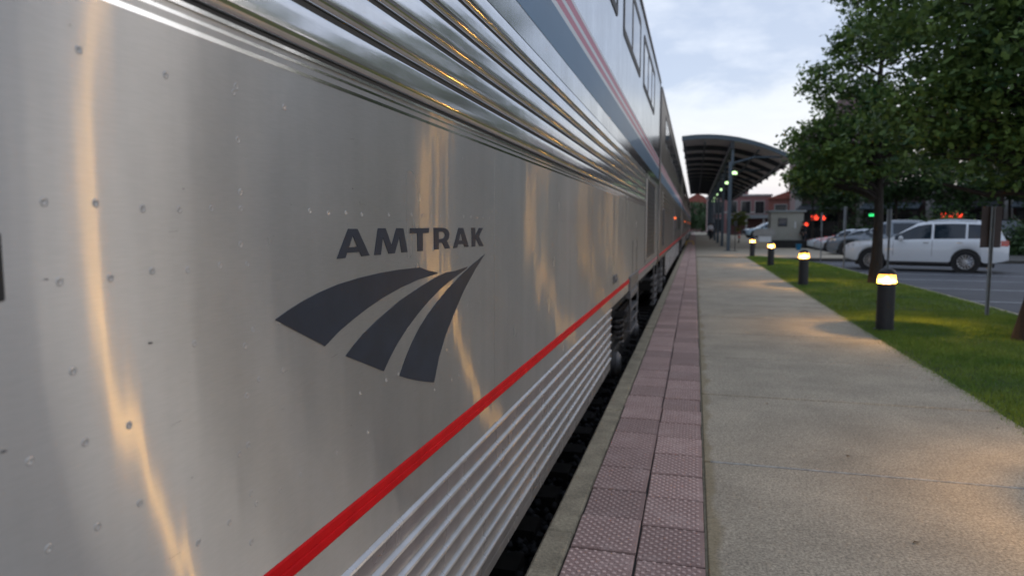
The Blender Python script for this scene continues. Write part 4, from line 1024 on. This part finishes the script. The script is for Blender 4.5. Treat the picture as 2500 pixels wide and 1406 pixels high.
def person(loc, rz, label, top, legs, stride=.0, lean=.0):
    t = thing('person', label, 'person', loc, rz, None)
    s = stride
    J = {'pelvis':((0,0,.95),(.15,.10)),'waist':((0,.01+lean*.3,1.12),(.135,.09)),'chest':((0,.0+lean*.7,1.33),(.165,.11)),'neckb':((0,lean,1.47),(.07,.065)),'neck':((0,.01+lean*1.1,1.55),.052),'head':((0,.02+lean*1.2,1.64),(.075,.088)),'crownp':((0,.015+lean*1.2,1.735),(.062,.072)),
         'shl':((-.18,lean,1.43),.056),'ell':((-.235,.03+lean-s*.25,1.16),.043),'wrl':((-.22,.12+lean-s*.15,.93),.030),'hal':((-.215,.16+lean-s*.1,.84),.034),
         'shr':((.18,lean,1.43),.056),'elr':((.235,.0+lean+s*.25,1.16),.043),'wrr':((.225,.08+lean+s*.4,.93),.030),'har':((.22,.12+lean+s*.5,.84),.034),
         'hil':((-.09,0,.90),.095),'knl':((-.10,.03+s*.55,.50),.062),'anl':((-.10,s*.75-.02,.09),.042),'tol':((-.105,s*.75+.15,.04),.036),
         'hir':((.09,0,.90),.095),'knr':((.10,.05-s*.15,.50),.062),'anr':((.10,-s*.85-.02,.10),.042),'tor':((.105,-s*.8+.14,.04),.036)}
    E = [('pelvis','waist'),('waist','chest'),('chest','neckb'),('neckb','neck'),('neck','head'),('head','crownp'),('chest','shl'),('shl','ell'),('ell','wrl'),('wrl','hal'),('chest','shr'),('shr','elr'),('elr','wrr'),('wrr','har'),('pelvis','hil'),('hil','knl'),('knl','anl'),('anl','tol'),('pelvis','hir'),('hir','knr'),('knr','anr'),('anr','tor')]
    body = skin_part('body', J, E, skin_m, t)
    def grow(keys, k): return {q: (J[q][0], tuple(a+k for a in J[q][1]) if isinstance(J[q][1], tuple) else J[q][1]+k) for q in keys}
    tk = ('pelvis','waist','chest','neckb','shl','ell','wrl','shr','elr','wrr')
    skin_part('shirt', grow(tk, .018), [e for e in E if e[0] in tk and e[1] in tk], top, t)
    lk = ('pelvis','hil','knl','anl','hir','knr','anr')
    skin_part('trousers', grow(lk, .022), [e for e in E if e[0] in lk and e[1] in lk], legs, t)
    for q in ('l','r'):
        a, b_ = Vector(J['an'+q][0]), Vector(J['to'+q][0])
        skin_part('shoe', {'a':((a.x,a.y-.03,.055),.052),'b':((b_.x,b_.y,.045),(.05,.04))}, [('a','b')], shoe_m, t, 1)
    h = Vector(J['head'][0]); hb = MB().lathe([(.0,.135),(.05,.125),(.085,.085),(.100,.03),(.097,-.02),(.085,-.05)], 16, (h.x, h.y-.018, h.z+.02)); hb.build('hair', hair_m, t, smooth=80)
    for sx in (-.03,.03): MB().lathe([(0,-.004),(.009,0),(0,.006)], 8, (h.x+sx, h.y+.086, h.z+.02), 'y').build('eye', M['black'], t)
    MB().extr([(-.012,0),(.012,0),(0,.045)], h.y+.08, h.y+.108).build('nose', skin_m, t, loc=(h.x,0,h.z-.02))
    MB().box(-.022,.022,h.y+.078,h.y+.090,h.z-.055,h.z-.047).build('mouth', pm('lip', (.22,.08,.07), .5), t)
    return t
person((1.52,72.5,0), R(160), 'person in white shirt and black trousers walking under the canopy', pm('white_cotton', (.86,.87,.90), .8, 0, .05, 6), pm('black_trouser', (.014,.014,.016), .8), .32)
person((2.02,79.0,0), R(190), 'person in dark brown clothes behind the white-shirted person', pm('brown_jacket', (.045,.025,.02), .8), pm('dark_trouser', (.02,.02,.024), .8), .2)
person((7.05,49.0,0), R(110), 'person all in black leaning forward at the right side of the booth', pm('black_jacket', (.010,.011,.014), .8), pm('black_jean', (.012,.013,.017), .8), .12, .08)

# ------------------------------------------------------------------ buildings
def brick_mat(name, c1, c2, sc):
    m, t, b = base_mat(name); l = t.links.new
    tcn = N(t, 'ShaderNodeTexCoord'); mp = N(t, 'ShaderNodeMapping'); mp.inputs['Rotation'].default_value = (R(90), 0, 0); l(tcn.outputs['Object'], mp.inputs[0])
    bt = N(t, 'ShaderNodeTexBrick'); bt.inputs['Scale'].default_value = sc; bt.inputs['Color1'].default_value = (*c1,1); bt.inputs['Color2'].default_value = (*c2,1); bt.inputs['Mortar'].default_value = (.22,.19,.17,1); bt.inputs['Mortar Size'].default_value = .012
    l(mp.outputs[0], bt.inputs['Vector']); l(bt.outputs[0], b.inputs['Base Color']); b.inputs['Roughness'].default_value = .85
    return m
M['brick'] = brick_mat('red_brick', (.24,.075,.055), (.19,.06,.048), 4)
M['brick2'] = brick_mat('mauve_brick', (.25,.12,.12), (.21,.10,.10), 4)
M['stonec'] = pm('pale_stone_trim', (.34,.33,.32), .8, 0, .1, 2)
M['tileroof'] = pm('red_tile_roof', (.24,.07,.05), .8, 0, .2, 2)
def building(label, loc, rz, w, d, h, mat, wins, gable=None, band=True, cornice=.35, name='brick_building', lit=False):
    t = thing(name, label, 'building', loc, rz)
    MB().box(0, w, 0, d, -.2, h).build('wall', mat, t)
    if gable:
        MB().extr([(-.4, h), (w+.4, h), (w*gable[1], h+gable[0])], -.4, d+.4).build('roof', gable[2] if len(gable) > 2 else M['tileroof'], t)
    else:
        MB().box(-.2, w+.2, -.2, d+.2, h+.002, h+cornice).build('cornice', M['stonec'], t, bevel=.03)
    if band: MB().box(-.06, w+.06, -.06, .0, h*.55, h*.55+.3).build('string_course', M['stonec'], t)
    for (x, z, ww, hh) in wins:
        f_ = MB().box(x-.12, x+ww+.12, -.10, .02, z-.12, z+hh+.12).build('window', M['stonec'], t)
        MB().box(x, x+ww, -.108, -.099, z, z+hh).build('pane', M['glass_store'], f_)
        MB().box(x+ww/2-.04, x+ww/2+.04, -.125, -.106, z, z+hh).build('mullion', M['trim'], f_)
    return t
building('low brick building with pale windows seen between the canopy posts', (2.9,128,0), R(4), 10, 12, 6.6, M['brick2'], [(.4+k*2.3, 3.6, 1.5, 2.1) for k in range(4)] + [(.4+k*2.3, .4, 1.5, 2.2) for k in range(4)])
building('small brick tower block rising above the roofs right of the canopy', (5.9,136,0), R(3), 3.6, 6, 8.6, M['brick2'], [(1.0,4.4,1.4,1.6)], cornice=.25)
building('long red brick hall whose roofline climbs toward the oak', (11.2,116,0), R(-14), 18, 14, 5.6, M['brick'], [(1.0+k*3.0, 3.3, 1.7, 1.4) for k in range(5)], gable=(4.2,.62), name='brick_hall')
building('tall mauve gabled building showing through the oak leaves', (13.6,104,0), R(-3), 13, 14, 12.0, M['brick2'], [(1.2+k*2.9, 7.2, 1.5, 2.3) for k in range(4)] + [(1.2+k*2.9, 3.4, 1.5, 2.2) for k in range(4)], gable=(8.5,.5,pm('mauve_slate', (.19,.13,.135), .8, 0, .15, 1)), name='gabled_building')
# low front building with grey awning left of the booth
sh = thing('shelter_arcade', 'long low grey flat-roofed arcade behind the booth', 'building', (4.6,110,0), R(-3))
MB().box(0, 16, 0, 5, 2.55, 3.1).build('roof_slab', pm('arcade_grey', (.20,.22,.23), .6, 0, .1, 2), sh)
for k in range(7): MB().box(.3+k*2.5, .55+k*2.5, .2, .45, 0, 2.55).build('column', M['stonec'], sh)
MB().box(0, 16, 4.6, 5, 0, 2.55).build('back_wall', M['brick2'], sh)
# dark shop row behind the parked cars, with neon
sr = thing('shop_row', 'dark brick shop row behind the parked cars with neon signs', 'building', (8.6,66,0), R(-27))
WL = 62
MB().box(0, WL, 0, 12, -.2, 4.3).build('wall', pm('dark_brick', (.07,.045,.042), .85, 0, .2, 3), sr)
MB().box(-.3, WL+.3, -.3, 12.3, 4.3, 4.6).build('cornice', M['stonec'], sr, bevel=.03)
for k in range(12):
    x = .8 + k*5.1
    f_ = MB().box(x, x+3.9, -.06, .02, .35, 2.75).build('shop_window', M['trim'], sr)
    for q in range(3): MB().box(x+.1+q*1.25, x+1.3+q*1.25, -.07, -.055, .45, 2.65).build('pane', M['glass_store'], f_)
    MB().extr([(-.05,3.35),(-1.5,2.85),(-1.5,2.75),(-.05,3.2)], x-.2, x+4.1, ax='x').build('awning', pm('awning_%d' % 0, (.035,.05,.06), .8) if k % 2 else M['candark'], sr)
    MB().box(x-.75, x-.2, -.16, .0, 0, 4.2).build('pilaster', M['stonec'], sr, bevel=.02)
M['neon_r'] = emit('red_neon', (1.0,.07,.03), 1.9); M['neon_g'] = emit('green_neon', (.05,.9,.25), 1.0); M['neon_y'] = emit('yellow_neon', (1.0,.7,.1), 4)
def at_shop(px, py, off):   # a point on the shop front (its plane) found from bearings taken at the platform
    r = _Rt*((px-1250)/1667.) - _U*((py-703)/1667.) + _F
    nrm = Vector((math.sin(R(-27)), -math.cos(R(-27)), 0)); p0 = Vector((8.6,66,0)) + nrm*off
    t = (p0 - Vector((0,0,1.5))).dot(nrm)/r.dot(nrm); return Vector((0,0,1.5)) + r*t
def neon(label, px, py, w, h, mat, strokes, rnd):
    p = at_shop(px, py, 1.62); t = thing('neon_sign', label, 'sign', p, R(-27))
    MB().box(-w/2-.15, w/2+.15, .04, .10, -h/2-.12, h/2+.12).build('backing', M['black'], t)
    rg = random.Random(rnd); pts = []
    for k in range(strokes*10+1):    # one looping glass tube
        a = 2*math.pi*k/10; x = -w/2 + w*k/(strokes*10)
        pts.append((x + .25*w/strokes*math.cos(a), 0, h*.42*math.sin(a)*(.75+.25*math.sin(k*.9+rnd))))
    MB().tube(pts, .032, 5).build('neon_tube', mat, t)
    MB().tube([(-w*.45,0,-h*.5),(w*.45,0,-h*.5)], .026, 5).build('neon_tube', mat, t)
neon('red neon sign left of the oak trunk, larger of a pair', 1989, 530, .55, .42, M['neon_r'], 3, 1)
neon('small red neon sign just right of the larger red one', 2010, 531, .28, .36, M['neon_r'], 2, 2)
neon('red neon sign low beside the booth', 1968, 546, .28, .34, M['neon_r'], 2, 5)
neon('green neon sign behind the oak trunk', 2131, 524, .6, .22, M['neon_g'], 4, 3)
neon('long red neon sign above the white SUV roof', 2326, 525, 1.55, .32, M['neon_r'], 6, 4)
neon('small yellow neon sign right of the brown sign panel', 2482, 542, .45, .2, M['neon_y'], 3, 6)

# ------------------------------------------------------------------ far plants
rg = random.Random(11)
def bush(label, x, y, z0, rx, ry, rz, mat, n=40, nl=30, size=.2, name='shrub', grp=None):
    t = thing(name, label, 'shrub', (x,y,z0), group=grp)
    d = np.random.normal(0,1,(n,3)); d /= np.linalg.norm(d,axis=1)[:,None]; d[:,2] = np.abs(d[:,2])
    c = d*np.random.uniform(.35,1,(n,1))*np.array([rx,ry,rz])
    V, F = leaf_cloud(c, nl, .22*min(rx,1.4), size); V[:,2] = np.abs(V[:,2])
    link('foliage', raw_mesh('foliage', V, F, 3, M[mat]), t)
    st_ = MB()
    for k in range(4): st_.tube([(0,0,0),(rx*.4*math.cos(k*1.6), ry*.4*math.sin(k*1.6), rz*.7)], [.05,.02], 5)
    st_.build('stems', M['bark'], t)
    return t
bush('yellow-green bush above the white SUV hood, left of the long red neon', 13.5, 43, -.15, 1.5, 1.2, 2.3, 'leaf_yel', 50, 40, .2)
bush('dark green bush behind the white SUV windows', 16.8, 41, -.15, 2.0, 1.3, 2.2, 'leaf_far', 60, 40, .2)
bush('green hedge mound at the far right of the car park', 22.5, 40, -.15, 3.2, 1.2, 1.1, 'leaf_yel', 60, 40, .2)
bush('broad dark bush left of the oak trunk behind the parked cars', 12.2, 56, -.15, 2.2, 1.4, 3.0, 'leaf_far', 60, 40, .22)
tree('street tree behind the parked cars, left of the oak trunk', (10.8, 58, -.1), [(10.8,58,4.6,2.0,2.0,1.9,1)], 90, 60, .35, .26, .14, mat='leaf_far', limbs=20)
tree('street tree above the white SUV roof', (17.4, 52, -.1), [(17.4,52,5.0,3.0,2.4,2.3,1)], 120, 60, .4, .28, .16, mat='leaf_far', limbs=20)
tree('street tree behind the brown sign panel', (23.0, 50, -.1), [(23,50,5.0,3.0,2.4,2.4,1)], 120, 60, .4, .28, .16, mat='leaf_far', limbs=20)
bush('tall dark shrub between the green neon sign and the long red neon sign', 15.2, 50, -.15, 2.6, 1.3, 3.3, 'leaf_far', 80, 40, .22)
bush('dark shrub right of the long red neon sign, behind the white SUV tail', 20.6, 46, -.15, 2.2, 1.3, 2.3, 'leaf_far', 60, 40, .2)
tree('street tree between the booth and the larger red neon sign', (9.2, 60, -.1), [(9.2,60,4.9,1.5,1.5,1.3,1)], 70, 60, .33, .24, .12, mat='leaf_far', limbs=16)
tree('street tree directly behind the black SUV across the lot', (14.0, 55, -.1), [(14.0,55,4.7,2.4,2.0,1.7,1)], 110, 60, .38, .25, .14, mat='leaf_far', limbs=18)
tree('street tree above the white SUV tail, behind the lot', (20.3, 53, -.1), [(20.3,53,5.1,2.4,2.0,1.9,1)], 110, 60, .38, .25, .14, mat='leaf_far', limbs=18)
FT = [(-1.2,165,5.2,3.2),(1.6,172,6.0,3.6),(3.6,158,4.0,2.6)]
for k, (x,y,hh,rr) in enumerate(FT):
    tree(['leftmost far green tree at the end of the track','middle far green tree, tallest of three at the end of the track','right far green tree, lowest of three behind the walking man'][k], (x,y,-.2), [(x,y,hh*.62,rr,rr,hh*.5,1)], 70, 40, .6, .5, .2, mat='leaf_far', limbs=12)
building('far reddish house beyond the trees at the end of the platform', (-3.5,190,0), 0, 8, 8, 7.5, M['brick2'], [(1.5,4.4,1.4,1.5),(4.6,4.4,1.4,1.5)], gable=(2.5,.5), name='far_house')
